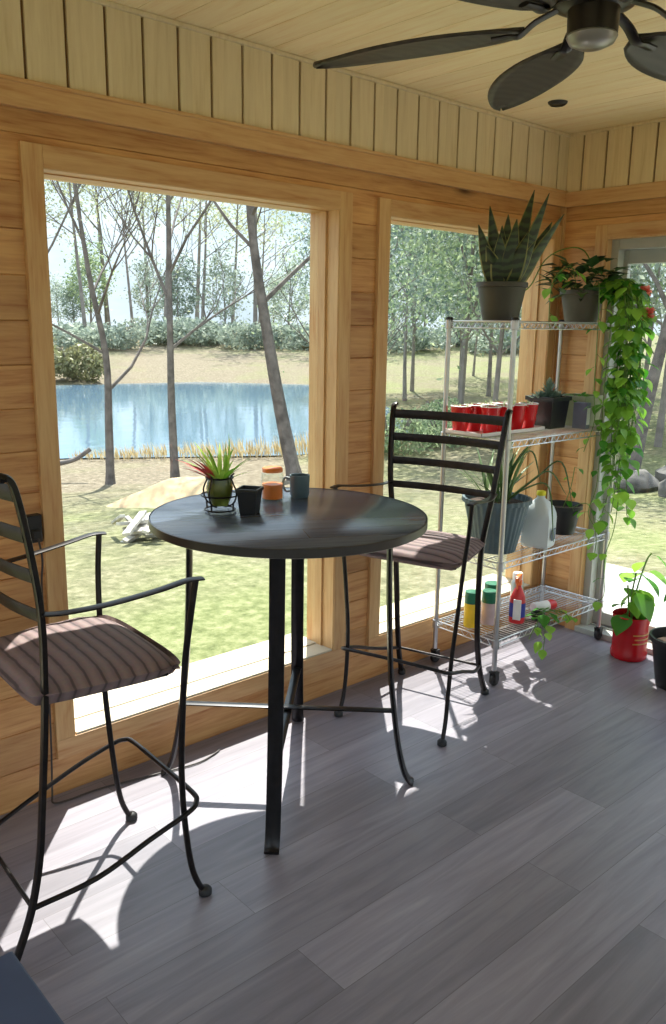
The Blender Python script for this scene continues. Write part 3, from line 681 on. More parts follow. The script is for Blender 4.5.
# ------------------------------------------------------------------ wire shelf
SX0, SX1, SY0, SY1 = 2.955, 3.845, 2.145, 2.50
sh = thing('wire_shelf', 'chrome four-tier wire shelf on casters in the corner by the window', 'shelf', (0, 0, 0))
sh.location = ((SX0+SX1)/2, (SY0+SY1)/2, 0)
cx, cy = sh.location[0], sh.location[1]
hx, hy = (SX1-SX0)/2, (SY1-SY0)/2
for sx in (-1, 1):
    for sy in (-1, 1):
        m = MB(); prof = [(0, .075), (.0112, .075)]
        prof += [(.0112, 1.634), (.011, 1.64), (0, 1.64)]
        m.lathe(prof, 14, (sx*hx, sy*hy, 0)); p = m.build('post', M['chrome'], sh, smooth=True)
        m = MB(); m.lathe([(.0135, 1.60), (.016, 1.602), (.0165, 1.634), (.014, 1.642), (0, 1.643)], 14, (sx*hx, sy*hy, 0)); m.build('post_cap', M['rubber'], p, smooth=True)
        m = MB()
        Mx = Matrix.Translation((sx*hx+.006, sy*hy, .028)) @ Matrix.Rotation(PI/2, 4, 'X')
        q = MB(); q.lathe([(0, -.011), (.02, -.011), (.026, -.009), (.0275, -.005), (.0275, .005), (.026, .009), (.02, .011), (0, .011)], 20)
        m.add([Mx @ Vector(v) for v in q.v], q.f)
        for dy in (-.015, .015): m.box(sx*hx-.008, sx*hx+.018, sy*hy+dy-.0015, sy*hy+dy+.0015, .022, .066)
        m.box(sx*hx-.012, sx*hx+.02, sy*hy-.017, sy*hy+.017, .06, .068)
        m.tube([(sx*hx, sy*hy, .066), (sx*hx, sy*hy, .08)], .008, 8); m.build('caster', M['rubber'], p, smooth=True)
for z in (1.624, 1.122, .578, .215):
    m = MB(); x0, x1, y0, y1 = -hx, hx, -hy, hy; r = .0032
    for dz, rr in ((0, .0034), (-.028, .003)):
        for a, b in (((x0, y0), (x1, y0)), ((x1, y0), (x1, y1)), ((x1, y1), (x0, y1)), ((x0, y1), (x0, y0))): m.tube([(a[0], a[1], z+dz), (b[0], b[1], z+dz)], rr, 6)
    def zig(a, b, n):
        P = []
        for i in range(n+1):
            f = i/n; P.append((a[0]+(b[0]-a[0])*f, a[1]+(b[1]-a[1])*f, z-(.028 if i % 2 else 0)))
        m.tube(P, .0018, 5)
    zig((x0, y0), (x1, y0), 36); zig((x0, y1), (x1, y1), 36); zig((x0, y0), (x0, y1), 14); zig((x1, y0), (x1, y1), 14)
    n = 36
    for i in range(1, n): xx = x0+(x1-x0)*i/n; m.tube([(xx, y0, z+.003), (xx, y1, z+.003)], .0016, 5, cap=False)
    for f in (.25, .5, .75): m.tube([(x0, y0+(y1-y0)*f, z-.001), (x1, y0+(y1-y0)*f, z-.001)], .0024, 5)
    for sx in (-1, 1):
        for sy in (-1, 1): m.lathe([(.013, z-.034), (.0175, z-.032), (.0165, z+.006), (.013, z+.008)], 12, (sx*hx, sy*hy, 0))
    m.build('shelf_tier', M['chrome'], sh, smooth=True)
S1, S2, S3, S4 = 1.6288, 1.1268, .5828, .2198      # standing heights on the tiers

# snake plant
t = thing('snake_plant', 'tall dark snake plant in an olive pot on the top shelf, left end', 'plant', (3.085, 2.32, S1))
m = MB(); pot_mesh(m, .076, .108, .162, .004); m.build('pot', M['darkpot'], t, smooth=True)
soil(t, .097, .14)
def sword(t, base, tip, w, bend=.0, twist=0.0):
    base, tip = Vector(base), Vector(tip); d = tip-base; n = 10
    side = Vector((math.cos(twist), math.sin(twist), 0)); side = (side-d.normalized()*side.dot(d.normalized())).normalized(); nn = d.normalized().cross(side)
    m = MB(); vs = []; P = []
    for i in range(n+1):
        f = i/n; ww = w*(.62+.38*math.sin(PI*min(1, f*1.35)**.8))*(1 if f < .6 else max(.03, 1-((f-.6)/.4)**1.8))/2
        ww = max(ww, .0012); c = base+d*f+nn*bend*math.sin(PI*f)
        P.append((c, ww))
    for c, ww in P: vs += [c-side*ww+nn*ww*.28, c-side*ww*.82+nn*ww*.2, c, c+side*ww*.82+nn*ww*.2, c+side*ww+nn*ww*.28]
    for i in range(n):
        for j in range(4): m.add([], []); m.f.append((i*5+j, i*5+j+1, (i+1)*5+j+1, (i+1)*5+j)); m.m.append(1 if j in (0, 3) else 0)
    m.v = [tuple(v) for v in vs]
    return m.build('leaf', [M['snake'], M['snake_edge']], t, smooth=True, solid=.003)
# tips given as world offsets from the pot centre
tips = [(-.115, .0, .40, .06), (-.065, .03, .48, .06), (-.03, -.05, .36, .075), (.02, .05, .45, .065), (.04, -.04, .42, .07), (.125, .04, .55, .06), (.175, -.02, .53, .055), (.155, .05, .43, .06), (.25, .0, .45, .05), (.21, .04, .42, .06),
        (-.085, -.05, .31, .07), (.06, .07, .38, .07), (.09, -.06, .37, .065), (.12, -.05, .33, .06), (-.01, .02, .40, .065)]
for i, (q_, y, z, w) in enumerate(tips):
    x_, y_ = q_*.74+y*.67, -q_*.67+y*.74
    sword(t, (x_*.25, y_*.25, .135), (x_, y_, z), w*1.15, bend=random.uniform(-.02, .02), twist=-.73+random.uniform(-.5, .5))

def leafball(t, name, mat, n, spread, h0, h1, lsize, rr=None, seed=1, shape='oval', c=(0, 0), droop=.3):
    rr = random.Random(seed); m = MB()
    for i in range(n):
        a = rr.uniform(0, 2*PI); r = spread*math.sqrt(rr.random()); z = rr.uniform(h0, h1); el = rr.uniform(-.2, .9)
        L_ = lsize*rr.uniform(.6, 1.2)
        m.leaf((c[0]+r*math.cos(a), c[1]+r*math.sin(a), z), (math.cos(a)*math.cos(el), math.sin(a)*math.cos(el), math.sin(el)), (0, 0, 1), L_, L_*.62, droop=droop, seg=3, shape=shape)
    return m.build(name, mat, t, smooth=True)

# pothos with long hanging vines
t = thing('trailing_pothos', 'leafy green plant in a brown pot with long vines trailing off the shelf end', 'plant', (3.70, 2.30, S1))
m = MB(); pot_mesh(m, .075, .105, .15, .004); m.build('pot', M['darkpot2'], t, smooth=True); soil(t, .095, .13)
leafball(t, 'crown_leaves', M['darkleaf'], 130, .16, .12, .28, .09, seed=5, shape='heart')
rr = random.Random(11)
def vine(t, P, ls, mat, gap=.045, spread=.6, rad=.0022, leaf=True):
    P = smooth_path(P, 6); m = MB(); m.tube(P, rad, 5, mi=1)
    acc = 0
    for i in range(1, len(P)):
        seg = (P[i]-P[i-1]).length; acc += seg
        while acc > gap:
            acc -= gap; p = P[i]; a = rr.uniform(0, 2*PI)
            d = Vector((math.cos(a), math.sin(a), rr.uniform(-.9, .2))); q = p+d.normalized()*.025
            m.tube([p, q], .0012, 4, mi=1)
            L_ = ls*rr.uniform(.65, 1.25); m.leaf(q, (d.x, d.y, d.z-.45), (0, 0, 1), L_, L_*.82, fold=.2, droop=.2, seg=5, shape='oval')
    return m.build('vine', [mat, M['stem']], t, smooth=True)
for i in range(15):       # dense curtain off the shelf end, in front of the door
    bx, by = rr.uniform(-.02, .15), rr.uniform(-.27, -.17)
    zl = rr.uniform(-.82, -.35) if i > 3 else rr.uniform(-1.05, -.8)
    P = [(rr.uniform(-.03, .06), rr.uniform(-.08, 0), .14), (bx*.7+.02, by*.7, .20), (bx, by, .08), (bx+rr.uniform(-.02, .03), by+rr.uniform(-.03, .02), -.25), (bx+rr.uniform(-.05, .03), by+rr.uniform(-.03, .03), zl*.7), (bx+rr.uniform(-.06, .02), by+rr.uniform(-.04, .03), zl)]
    vine(t, P, .064, M['pothos'], gap=.032)
vine(t, [(-.02, -.05, .14), (-.1, -.14, .18), (-.16, -.19, .02), (-.13, -.18, -.3), (-.12, -.19, -.45), (-.16, -.17, -.6)], .05, M['pothos'], gap=.06)
vine(t, [(.0, -.05, .14), (-.02, -.14, .18), (-.05, -.19, .02), (-.04, -.18, -.3), (-.05, -.19, -.75), (-.09, -.18, -.9), (-.03, -.2, -1.0)], .055, M['pothos'], gap=.08)
vine(t, [(.0, -.05, .14), (.08, -.2, .12), (.1, -.22, -.5), (.07, -.24, -.95), (.03, -.22, -1.15), (.02, -.24, -1.33), (.0, -.2, -1.38)], .065, M['pothos'], gap=.13)
vine(t, [(-.05, 0, .15), (-.2, -.05, .25), (-.33, -.05, .18), (-.36, -.06, .02), (-.34, -.06, -.04)], .05, M['pothos'], gap=.06)
m = MB(); P = smooth_path([(-.62, .0, .12), (-.48, -.02, .14), (-.36, -.02, .27), (-.2, -.02, .33), (-.05, -.02, .33), (.04, -.03, .24)], 6); m.tube(P, .003, 5); m.build('runner', M['stem'], t, smooth=True)
for c_, s_ in (((.15, -.24, .15), 1), ((.09, -.30, .04), 2)):
    rq = random.Random(s_); m = MB()
    for i in range(22):
        a = rq.uniform(0, 2*PI); el = rq.uniform(-.6, 1.2); m.leaf(c_, (math.cos(a)*math.cos(el), math.sin(a)*math.cos(el), math.sin(el)), (0, 0, 1), .04, .04, fold=.1, seg=3)
    m.build('blossom', M['coral'], t, smooth=True)

# seedling tray with red cups
tr = thing('seedling_tray', 'shallow white tray under the red cups on the second shelf', 'tray', (3.095, 2.375, S2))
m = MB(); m.box(-.16, .32, -.105, .105, 0, .004)
for a in ((-.16, .32, -.105, -.101), (-.16, .32, .101, .105), (-.16, -.156, -.105, .105), (.316, .32, -.105, .105)): m.box(*a, 0, .018)
m.build('tray', M['cupwhite'], tr, bevel=.001)
def make_cup():
    t = thing('red_cup', '', 'cup')
    m = MB(); m.lathe([(0, 0), (.03, 0), (.031, .003), (.036, .04), (.0375, .042), (.0385, .07), (.04, .072), (.0445, .115), (.0465, .118), (.0445, .1205), (.043, .118), (.03, .006), (0, .005)], 24)
    m.build('cup_body', M['redcup'], t, smooth=True)
    m = MB(); m.lathe([(.0435, .1185), (.0468, .1175), (.0472, .121), (.044, .1225), (.0425, .120)], 24); m.build('rim', M['cupwhite'], t, smooth=True)
    m = MB(); m.lathe([(0, .1), (.04, .098)], 16); m.build('soil', M['soil'], t)
    m = MB(); q = random.Random(2)
    for i in range(16):
        a = q.uniform(0, 2*PI); el = q.uniform(.4, 1.3); r = q.uniform(0, .03)
        m.leaf((r*math.cos(a), r*math.sin(a), .098), (math.cos(a)*math.cos(el), math.sin(a)*math.cos(el), math.sin(el)), (0, 0, 1), q.uniform(.025, .045), .012, seg=2)
    m.build('seedlings', M['seedling'], t, smooth=True)
    return t
cup0 = make_cup(); names = ['first', 'second', 'third', 'fourth']
cups = []
for row, y, xs in ((0, 2.335, 3.075), (1, 2.435, 2.985)):
    for i in range(4): cups.append((xs+i*.0965, y, row, i))
for j, (x, y, row, i) in enumerate(cups):
    c_ = cup0 if j == 0 else copy_tree(cup0)
    c_.location = (x, y, S2+.004); c_.rotation_euler[2] = j*1.3
    c_['group'] = 'red seedling cups on the second shelf'
    c_['label'] = 'red plastic cup with seedlings in the %s row of the tray, %s from the left' % (('front', 'rear')[row], names[i])

# black rectangular planter with a succulent, lilac box, olive planter
t = thing('succulent_planter', 'black planter with a grey-green succulent right of the red cups', 'plant', (3.525, 2.335, S2))
m = MB()
sqpot(m, .062, .074, .15); m.box(-.08, .08, -.08, -.074, .132, .152); m.box(-.08, .08, .074, .08, .132, .152); m.box(-.08, -.074, -.074, .074, .132, .152); m.box(.074, .08, -.074, .074, .132, .152)
m.build('pot', M['blackpot'], t, bevel=.0015)
m = MB(); m.box(-.068, .068, -.068, .068, .12, .13); m.build('soil', M['soil'], t)
m = MB(); q = random.Random(8)
for c_ in ((0, 0), (-.05, .01), (.045, -.01)):
    H_ = .23 if c_[0] == 0 else .16
    for i in range(26):
        a = i*2.4; f = i/26; el = .2+1.2*f
        m.leaf((c_[0], c_[1], .13+(H_-.16)*f), (math.cos(a)*math.cos(el), math.sin(a)*math.cos(el), math.sin(el)), (0, 0, 1), .075*(1-.4*f), .024, fold=.4, droop=-.1, seg=3)
m.build('succulent', M['greyleaf'], t, smooth=True)
t = thing('seed_box', 'narrow lilac-grey box between the black and the olive planter', 'box', (3.627, 2.21, S2), .1)
m = MB(); m.box(-.022, .022, -.035, .035, 0, .125); m.build('carton', M['lilac'], t, bevel=.002)
m = MB(); m.box(-.016, .016, -.0358, -.035, .02, .1); m.build('label_patch', M['whitelab'], t)
t = thing('olive_planter', 'square olive-grey planter at the right end of the second shelf', 'planter', (3.745, 2.30, S2))
m = MB(); sqpot(m, .072, .084, .15); m.build('pot', M['oliveglass'], t, bevel=.002)
m = MB(); m.box(-.077, .077, -.077, .077, .12, .13); m.build('soil', M['soil'], t)
leafball(t, 'sprouts', M['pothos'], 22, .06, .125, .15, .05, seed=9)

# third tier
t = thing('fluted_planter', 'big slate-blue fluted pot with long strap leaves on the third shelf', 'plant', (3.125, 2.31, S3))
m = MB(); pot_mesh(m, .095, .15, .25, .008, n=120, flute=.022, nf=30); m.build('pot', M['bluepot'], t, smooth=True); soil(t, .132, .225)
m = MB(); q = random.Random(21)
for i in range(30):
    a = q.uniform(0, 2*PI); el = q.uniform(.75, 1.45); L_ = q.uniform(.2, .36)
    d = Vector((math.cos(a)*math.cos(el), math.sin(a)*math.cos(el)*.6, math.sin(el))); b0 = Vector((q.uniform(-.05, .05), q.uniform(-.05, .05), .22))
    m.leaf(b0, d, (0, 0, 1) if el < 1.3 else (0, 1, .2), L_, .016, droop=q.uniform(.1, .5), seg=6)
for (a, b, c_) in (((.12, -.12, .34), (.2, -.2, .42), (.3, -.22, .18)), ((.05, -.12, .32), (.14, -.18, .38), (.26, -.2, .26)), ((.1, -.1, .3), (.16, -.17, .30), (.2, -.19, .04)), ((.06, -.05, .4), (.14, -.08, .46), (.2, -.1, .3))):
    P = smooth_path([(.02, -.02, .22), a, b, c_], 5); m.tube(P, [.004]*(len(P)-3)+[.003, .002, .001], 5)
m.build('strap_leaves', M['strapleaf'], t, smooth=True)

t = thing('milk_jug', 'translucent white gallon jug with a yellow cap on the third shelf', 'jug', (3.355, 2.225, S3), .3)
m = MB(); n = 32; prof = [(0, 0), (.066, 0), (.073, .006), (.075, .02), (.075, .135), (.072, .155), (.06, .185), (.042, .21), (.026, .226), (.019, .232), (.019, .25)]
vs = []
for r_, z_ in prof:
    for j in range(n):
        a = 2*PI*j/n; ca, sa = math.cos(a), math.sin(a); q_ = 1/max(abs(ca), abs(sa))**(.55 if r_ > .03 else 0)
        vs.append((r_*ca*q_, r_*sa*q_, z_))
m.add(vs, [(i*n+j, i*n+(j+1) % n, (i+1)*n+(j+1) % n, (i+1)*n+j) for i in range(len(prof)-1) for j in range(n)]+[tuple(range((len(prof)-1)*n, len(prof)*n))])
m.build('bottle', M['jug'], t, smooth=True)
m = MB(); m.tube(smooth_path([(.06, .03, .11), (.085, .045, .13), (.08, .042, .18), (.045, .025, .2)], 5), .01, 8); m.build('handle', M['jug'], t, smooth=True)
m = MB(); m.lathe([(.0215, .244), (.022, .246), (.022, .262), (.02, .264), (0, .264)], 20); m.build('cap', M['yellowcap'], t, smooth=True)
m = MB(); m.box(-.048, .004, -.0795, -.0775, .04, .095); m.build('label_patch', M['glabel'], t)
t = thing('black_round_pot', 'black round nursery pot right of the white jug on the third shelf', 'pot', (3.665, 2.30, S3))
m = MB(); pot_mesh(m, .066, .094, .148, .006); m.build('pot', M['blackpot'], t, smooth=True); soil(t, .083, .12)
rr = random.Random(31)
vine(t, [(0, 0, .12), (-.02, -.05, .24), (.02, -.04, .34)], .05, M['pothos'], gap=.06)
vine(t, [(.0, -.02, .12), (.04, -.12, .16), (.07, -.16, .0), (.05, -.17, -.12)], .055, M['pothos'], gap=.06)

# bottom tier
def bottle(name, label, x, y, r, h, mat, capmat, lab=None, cap_h=.03, flat=1.0, rz=0):
    t = thing(name, label, 'bottle', (x, y, S4), rz)
    m = MB(); m.lathe([(0, 0), (r*.95, 0), (r, .006), (r, h*.72), (r*.9, h*.8), (r*.5, h*.88), (r*.45, h*.92), (0, h*.92)], 24); m.build('bottle_body', mat, t, smooth=True)
    m = MB(); m.lathe([(r*.98 if cap_h > .05 else r*.52, h*.92-cap_h*.5), (r if cap_h > .05 else r*.56, h*.92-cap_h*.45), (r*.95 if cap_h > .05 else r*.54, h*.92+cap_h*.5), (0, h*.92+cap_h*.52)], 20); m.build('cap', capmat, t, smooth=True)
    if lab:
        m = MB(); m.lathe([(r+.0008, h*.15), (r+.0008, h*.6)], 24); m.build('label_band', lab, t, smooth=True)
    return t
bottle('yellow_bottle', 'yellow bottle with a green cap at the left of the bottom shelf', 3.02, 2.34, .036, .155, M['ybottle'], M['gcap'], cap_h=.055)
bottle('pink_bottle', 'pinkish bottle with a green cap beside the yellow bottle', 3.115, 2.31, .038, .145, M['pbottle'], M['gcap'], cap_h=.055)
bottle('grey_bottle', 'grey bottle with a green cap left of the red spray bottle', 3.20, 2.36, .04, .155, M['gbottle'], M['gcap'], cap_h=.055)
t = thing('spray_bottle', 'red spray bottle with an orange trigger on the bottom shelf', 'spray bottle', (3.235, 2.235, S4), .4)
m = MB(); m.lathe([(0, 0), (.036, 0), (.038, .006), (.038, .1), (.033, .13), (.018, .165), (.013, .175), (.013, .19), (0, .19)], 24); m.build('bottle_body', M['rbottle'], t, smooth=True)
m = MB(); m.lathe([(.0385, .03), (.0385, .1)], 24); o = m.build('label_band', M['bluelab'], t, smooth=True)
m = MB(); m.box(-.0395, -.03, -.025, .012, .02, .12); m.build('white_label', M['whitelab'], t, bevel=.002)
m = MB(); m.lathe([(.015, .185), (.016, .187), (.016, .205), (.01, .212), (0, .212)], 16); m.box(-.045, .025, -.009, .009, .208, .235); m.box(-.052, -.045, -.006, .006, .214, .23); m.tube(smooth_path([(-.02, 0, .21), (-.032, 0, .195), (-.03, 0, .17)], 4), .005, 6)
m.build('trigger', M['orange'], t, bevel=.002)
t = thing('silver_canister', 'silver spray can with a white cap behind the red spray bottle', 'can', (3.36, 2.33, S4))
m = MB(); m.lathe([(0, 0), (.03, 0), (.031, .004), (.031, .15), (.024, .165), (0, .168)], 24); m.build('can', M['silver'], t, smooth=True)
m = MB(); m.lathe([(.022, .163), (.025, .165), (.025, .195), (.022, .2), (0, .2)], 20); m.build('cap', M['whitelab'], t, smooth=True)
m = MB(); m.lathe([(.0316, .03), (.0316, .08)], 24); m.build('label_band', M['rbottle'], t, smooth=True)
t = thing('white_tube', 'white and red canister lying on its side on the bottom shelf', 'canister', (3.47, 2.235, S4+.0275), -.25)
rot = Matrix.Rotation(PI/2, 4, 'Y')
q = MB(); q.lathe([(0, -.075), (.024, -.075), (.026, -.07), (.026, .05), (0, .055)], 20)
m = MB(); m.add([rot @ Vector(v) for v in q.v], q.f); m.build('can', M['whitelab'], t, smooth=True)
q = MB(); q.lathe([(.0265, .015), (.0265, .05), (.022, .06), (0, .062)], 20)
m = MB(); m.add([rot @ Vector(v) for v in q.v], q.f); m.build('cap', M['rbottle'], t, smooth=True)
t = thing('low_trailing_plant', 'small trailing plant whose leaves spill off the front of the bottom shelf', 'plant', (3.27, 2.20, S4))
t.location = (3.33, 2.185, S4)
m = MB(); pot_mesh(m, .02, .028, .04, .002, n=16); m.build('pot', M['blackpot'], t, smooth=True)
rr = random.Random(5)
for P in ([(0, 0, .03), (-.02, -.05, .05), (-.06, -.09, -.02), (-.08, -.1, -.11)], [(0, 0, .03), (-.06, -.05, .03), (-.13, -.07, 0), (-.16, -.07, -.04)], [(0, 0, .03), (.08, -.04, .04), (.16, -.06, .01), (.2, -.06, -.03)], [(0, 0, .03), (.03, -.04, .06), (.08, -.07, .03)]):
    vine(t, P, .065, M['pothos'], gap=.035)

# floor pots by the door
t = thing('coffee_tub_plant', 'red plastic coffee tub with a leafy plant on the floor by the door', 'plant', (3.765, 1.925, 0), .5)
m = MB(); m.lathe([(0, 0), (.074, 0), (.08, .008), (.08, .03), (.076, .04), (.076, .16), (.08, .17), (.083, .195), (.085, .20), (.082, .203), (.08, .195), (.073, .165), (.073, .045), (.07, .012), (0, .01)], 36); m.build('tub', M['redtub'], t, smooth=True)
m = MB()
for z_, a0_, a1_ in ((.085, 3.3, 4.6), (.105, 3.4, 4.5), (.125, 3.3, 4.6)):
    m.tube([(.0765*math.cos(a0_+(a1_-a0_)*i/10), .0765*math.sin(a0_+(a1_-a0_)*i/10), z_) for i in range(11)], .003, 6)
m.build('printed_band', M['gold'], t, smooth=True)
soil(t, .071, .16)
rr = random.Random(77)
for P in ([(0, 0, .16), (-.01, .01, .28), (-.02, 0, .40)], [(.02, 0, .16), (.04, -.01, .3), (.08, -.04, .43), (.09, -.06, .47)], [(-.02, .02, .16), (-.03, .02, .26), (-.02, .03, .34)]):
    vine(t, P, .12, M['pothos'], gap=.04, rad=.004)
t.scale = (1.1, 1.1, 1.1)
t = thing('black_nursery_pot', 'large black nursery pot on the floor at the right edge by the door', 'pot', (3.60, 1.60, 0))
m = MB(); pot_mesh(m, .085, .125, .24, .008); m.build('pot', M['blackpot'], t, smooth=True); soil(t, .11, .2)
rr = random.Random(78)
vine(t, [(0, 0, .2), (.02, .02, .35), (.05, .04, .5)], .07, M['pothos'], gap=.05, rad=.004)

# outlet with plug and cord, cord on the floor
t = thing('wall_outlet', 'black outlet box on the pine wall behind the left stool', 'outlet', (1.035, W, .955))
m = MB(); m.box(-.025, .025, -.03, 0, -.045, .045); m.build('box', M['rubber'], t, bevel=.004)
m = MB(); m.box(-.014, .014, -.05, -.03, -.03, 0); m.build('plug', M['rubber'], t, bevel=.004)
m = MB()
m.tube(smooth_path([(1.035, W-.05, .93), (1.04, W-.06, .86), (1.052, W-.012, .75), (1.055, W-.012, .5), (1.05, W-.012, .2), (1.04, W-.02, .03), (1.03, W-.05, .006), (1.08, W-.064, .005), (1.191, 2.499, .005), (1.367, 2.462, .005), (1.536, 2.428, .005), (1.62, 2.44, .005), (1.662, 2.455, .005)], 6), .0032, 6)
tag(m.build('power_cord', M['cord'], smooth=True), 'thin black cord hanging from the outlet and running along the floor', 'cord')

# dark tabletop corner, lower left
t = thing('side_table', 'dark slate-blue side table cut off by the lower left corner', 'table', (.0, .0, 0))
t.location = (.23, .93, 0); t.rotation_euler[2] = 0
ang = R(-87)
m = MB(); ztop = .62
cx_, cy_ = -.0, 0
m.box(-.55, .175, -.2, .26, ztop-.035, ztop); m.build('top', M['navy'], t, bevel=.004)
for lx in (-.52, .14):
    for ly in (-.17, .23):
        m = MB(); m.box(lx-.018, lx+.018, ly-.018, ly+.018, 0, ztop-.035); m.build('leg', M['black_metal'], t, bevel=.003)

# round dark ceiling fitting
t = thing('ceiling_speaker', 'small dark round fitting set in the board ceiling beyond the fan', 'fitting', (3.31, 2.25, CH))
m = MB(); m.lathe([(0, -.012), (.03, -.012), (.036, -.006), (.036, 0), (0, 0)], 24); m.build('cover', M['fan'], t, smooth=True)
m = MB(); m.lathe([(.03, -.014), (.04, -.006), (.042, 0)], 24); m.build('ring', M['rubber'], t, smooth=True)

# ------------------------------------------------------------------ ceiling fan
FX, FY, FZ = 1.83, 1.165, 2.27
t = thing('ceiling_fan', 'dark bronze ceiling fan with oval palm-leaf blades', 'ceiling fan', (FX, FY, CH))
D = FZ-CH
m = MB(); m.lathe([(0, 0), (.07, 0), (.068, -.02), (.04, -.055), (.018, -.065), (0, -.065)], 32); m.build('canopy', M['fan'], t, smooth=True)
m = MB(); m.tube([(0, 0, -.05), (0, 0, D+.13)], .0125, 12); m.build('downrod', M['fan'], t, smooth=True)
m = MB(); m.lathe([(0, D+.15), (.03, D+.15), (.05, D+.135), (.095, D+.12), (.108, D+.1), (.108, D+.065), (.09, D+.04), (.058, D+.03), (.056, D-.02), (.045, D-.025), (0, D-.025)], 48); m.build('motor_housing', M['fan'], t, smooth=True)
m = MB(); m.lathe([(.054, D-.02), (.057, D-.025), (.05, D-.038), (.03, D-.047), (0, D-.049)], 40); m.build('switch_cap', M['fanglass'], t, smooth=True)
for k in range(6):
    a = R(114+60*k)
    rot = Matrix.Rotation(a, 4, 'Z')
    m = MB(); P = smooth_path([(.08, 0, D+.04), (.13, 0, D+.02), (.165, 0, D-.005), (.19, 0, D-.004), (.23, 0, D-.006)], 4)
    m.tube([rot @ Vector(p) for p in P], 1, 8, flat=(.005, .014), up=(0, 0, 1))
    arm = m.build('blade_arm', M['fan'], t, smooth=True)
    # oval blade, 14 degree pitch, slight droop
    m = MB(); nx, ny = 18, 8; Lb = .54; pitch = Matrix.Rotation(R(-8), 4, 'X')
    rows = []
    for i in range(nx+1):
        f = i/nx; w = max(.006, .106*max(0, math.sin(PI*min(1, f**.85)))**.6)
        for j in range(ny+1):
            v = -1+2*j/ny
            p = Vector((f*Lb, v*w, .010*math.cos(v*PI/2)-.02*f*f)); p = pitch @ p
            rows.append(rot @ (p+Vector((.155, 0, D+.0))))
    m.add(rows, [(i*(ny+1)+j, (i+1)*(ny+1)+j, (i+1)*(ny+1)+j+1, i*(ny+1)+j+1) for i in range(nx) for j in range(ny)])
    m.build('blade', M['fanblade'], t, smooth=True, solid=.008)

# ------------------------------------------------------------------ outdoors: terrain and pond
pond = [(2, 20.5), (8.4, 18.3), (10.6, 16.9), (12.8, 15.6), (15.5, 15.0), (18.5, 16.5), (23, 22), (27, 28), (29.8, 33.2), (25.2, 38.5), (18.4, 39.8), (10, 42), (2, 44), (-4, 40), (-6, 28)]
def pond_dist(x, y):
    """signed distance, negative inside"""
    inside = False; best = 1e9; n = len(pond)
    for i in range(n):
        x1, y1 = pond[i]; x2, y2 = pond[(i+1) % n]
        if (y1 > y) != (y2 > y) and x < (x2-x1)*(y-y1)/(y2-y1)+x1: inside = not inside
        dx, dy = x2-x1, y2-y1; t_ = max(0, min(1, ((x-x1)*dx+(y-y1)*dy)/(dx*dx+dy*dy)))
        best = min(best, math.hypot(x-x1-t_*dx, y-y1-t_*dy))
    return -best if inside else best
def terrain(x, y):
    r = math.hypot(x-1, y-1)
    s = min(1, max(0, (r-4)/13)); s = s*s*(3-2*s)
    right = max(0, min(1, (math.atan2(x-1, y-1)-R(48))/R(18))) if y > -20 else 1   # flatter towards the drive side
    z = -.42-1.05*s*(1-.35*right)
    if r > 42: z += min(2.1, .06*(r-42))
    d = pond_dist(x, y)
    if d < 1.5: z = min(z, -1.5+.08*d) if d > 0 else -1.5+max(-.9, .15*d)
    elif d < 6: z = z*(d-1.5)/4.5+(-1.5+.08*1.5)*(1-(d-1.5)/4.5) if z > -1.38 else z
    return z+.05*noise.noise(Vector((x*.35, y*.35, 0)))*(1 if r > 5 else .3)
# polar grid terrain
vs = []; fs = []
rad = [0]+[2.5*1.075**i for i in range(58)]
na = 150
vs.append((1, 1, -.5))
for r in rad[1:]:
    for j in range(na):
        a = 2*PI*j/na; x, y = 1+r*math.cos(a), 1+r*math.sin(a)
        vs.append((x, y, terrain(x, y) if r > 3 else -.45))
for j in range(na): fs.append((0, 1+j, 1+(j+1) % na))
for i in range(len(rad)-2):
    for j in range(na):
        a = 1+i*na+j; b = 1+i*na+(j+1) % na; fs.append((a, a+na, b+na, b))
m = MB(); m.add(vs, fs); g = m.build('lawn', M['ground'], smooth=True); struct(g, 'sunlit lawn with leaf litter sloping down to the pond')
print('terrain radius', rad[-1])
m = MB(); m.add([(x, y, -1.5) for x, y in pond], [tuple(range(len(pond)))]); 
w_ = m.build('pond_water', M['water']); struct(w_, 'still pond reflecting sky and trees')
m = MB(); m.box(XE+T+.02, 5.7, -3, 3.4, -.5, -.14); struct(m.build('patio_slab', M['concrete'], bevel=.01), 'pale concrete patio outside the glass door')

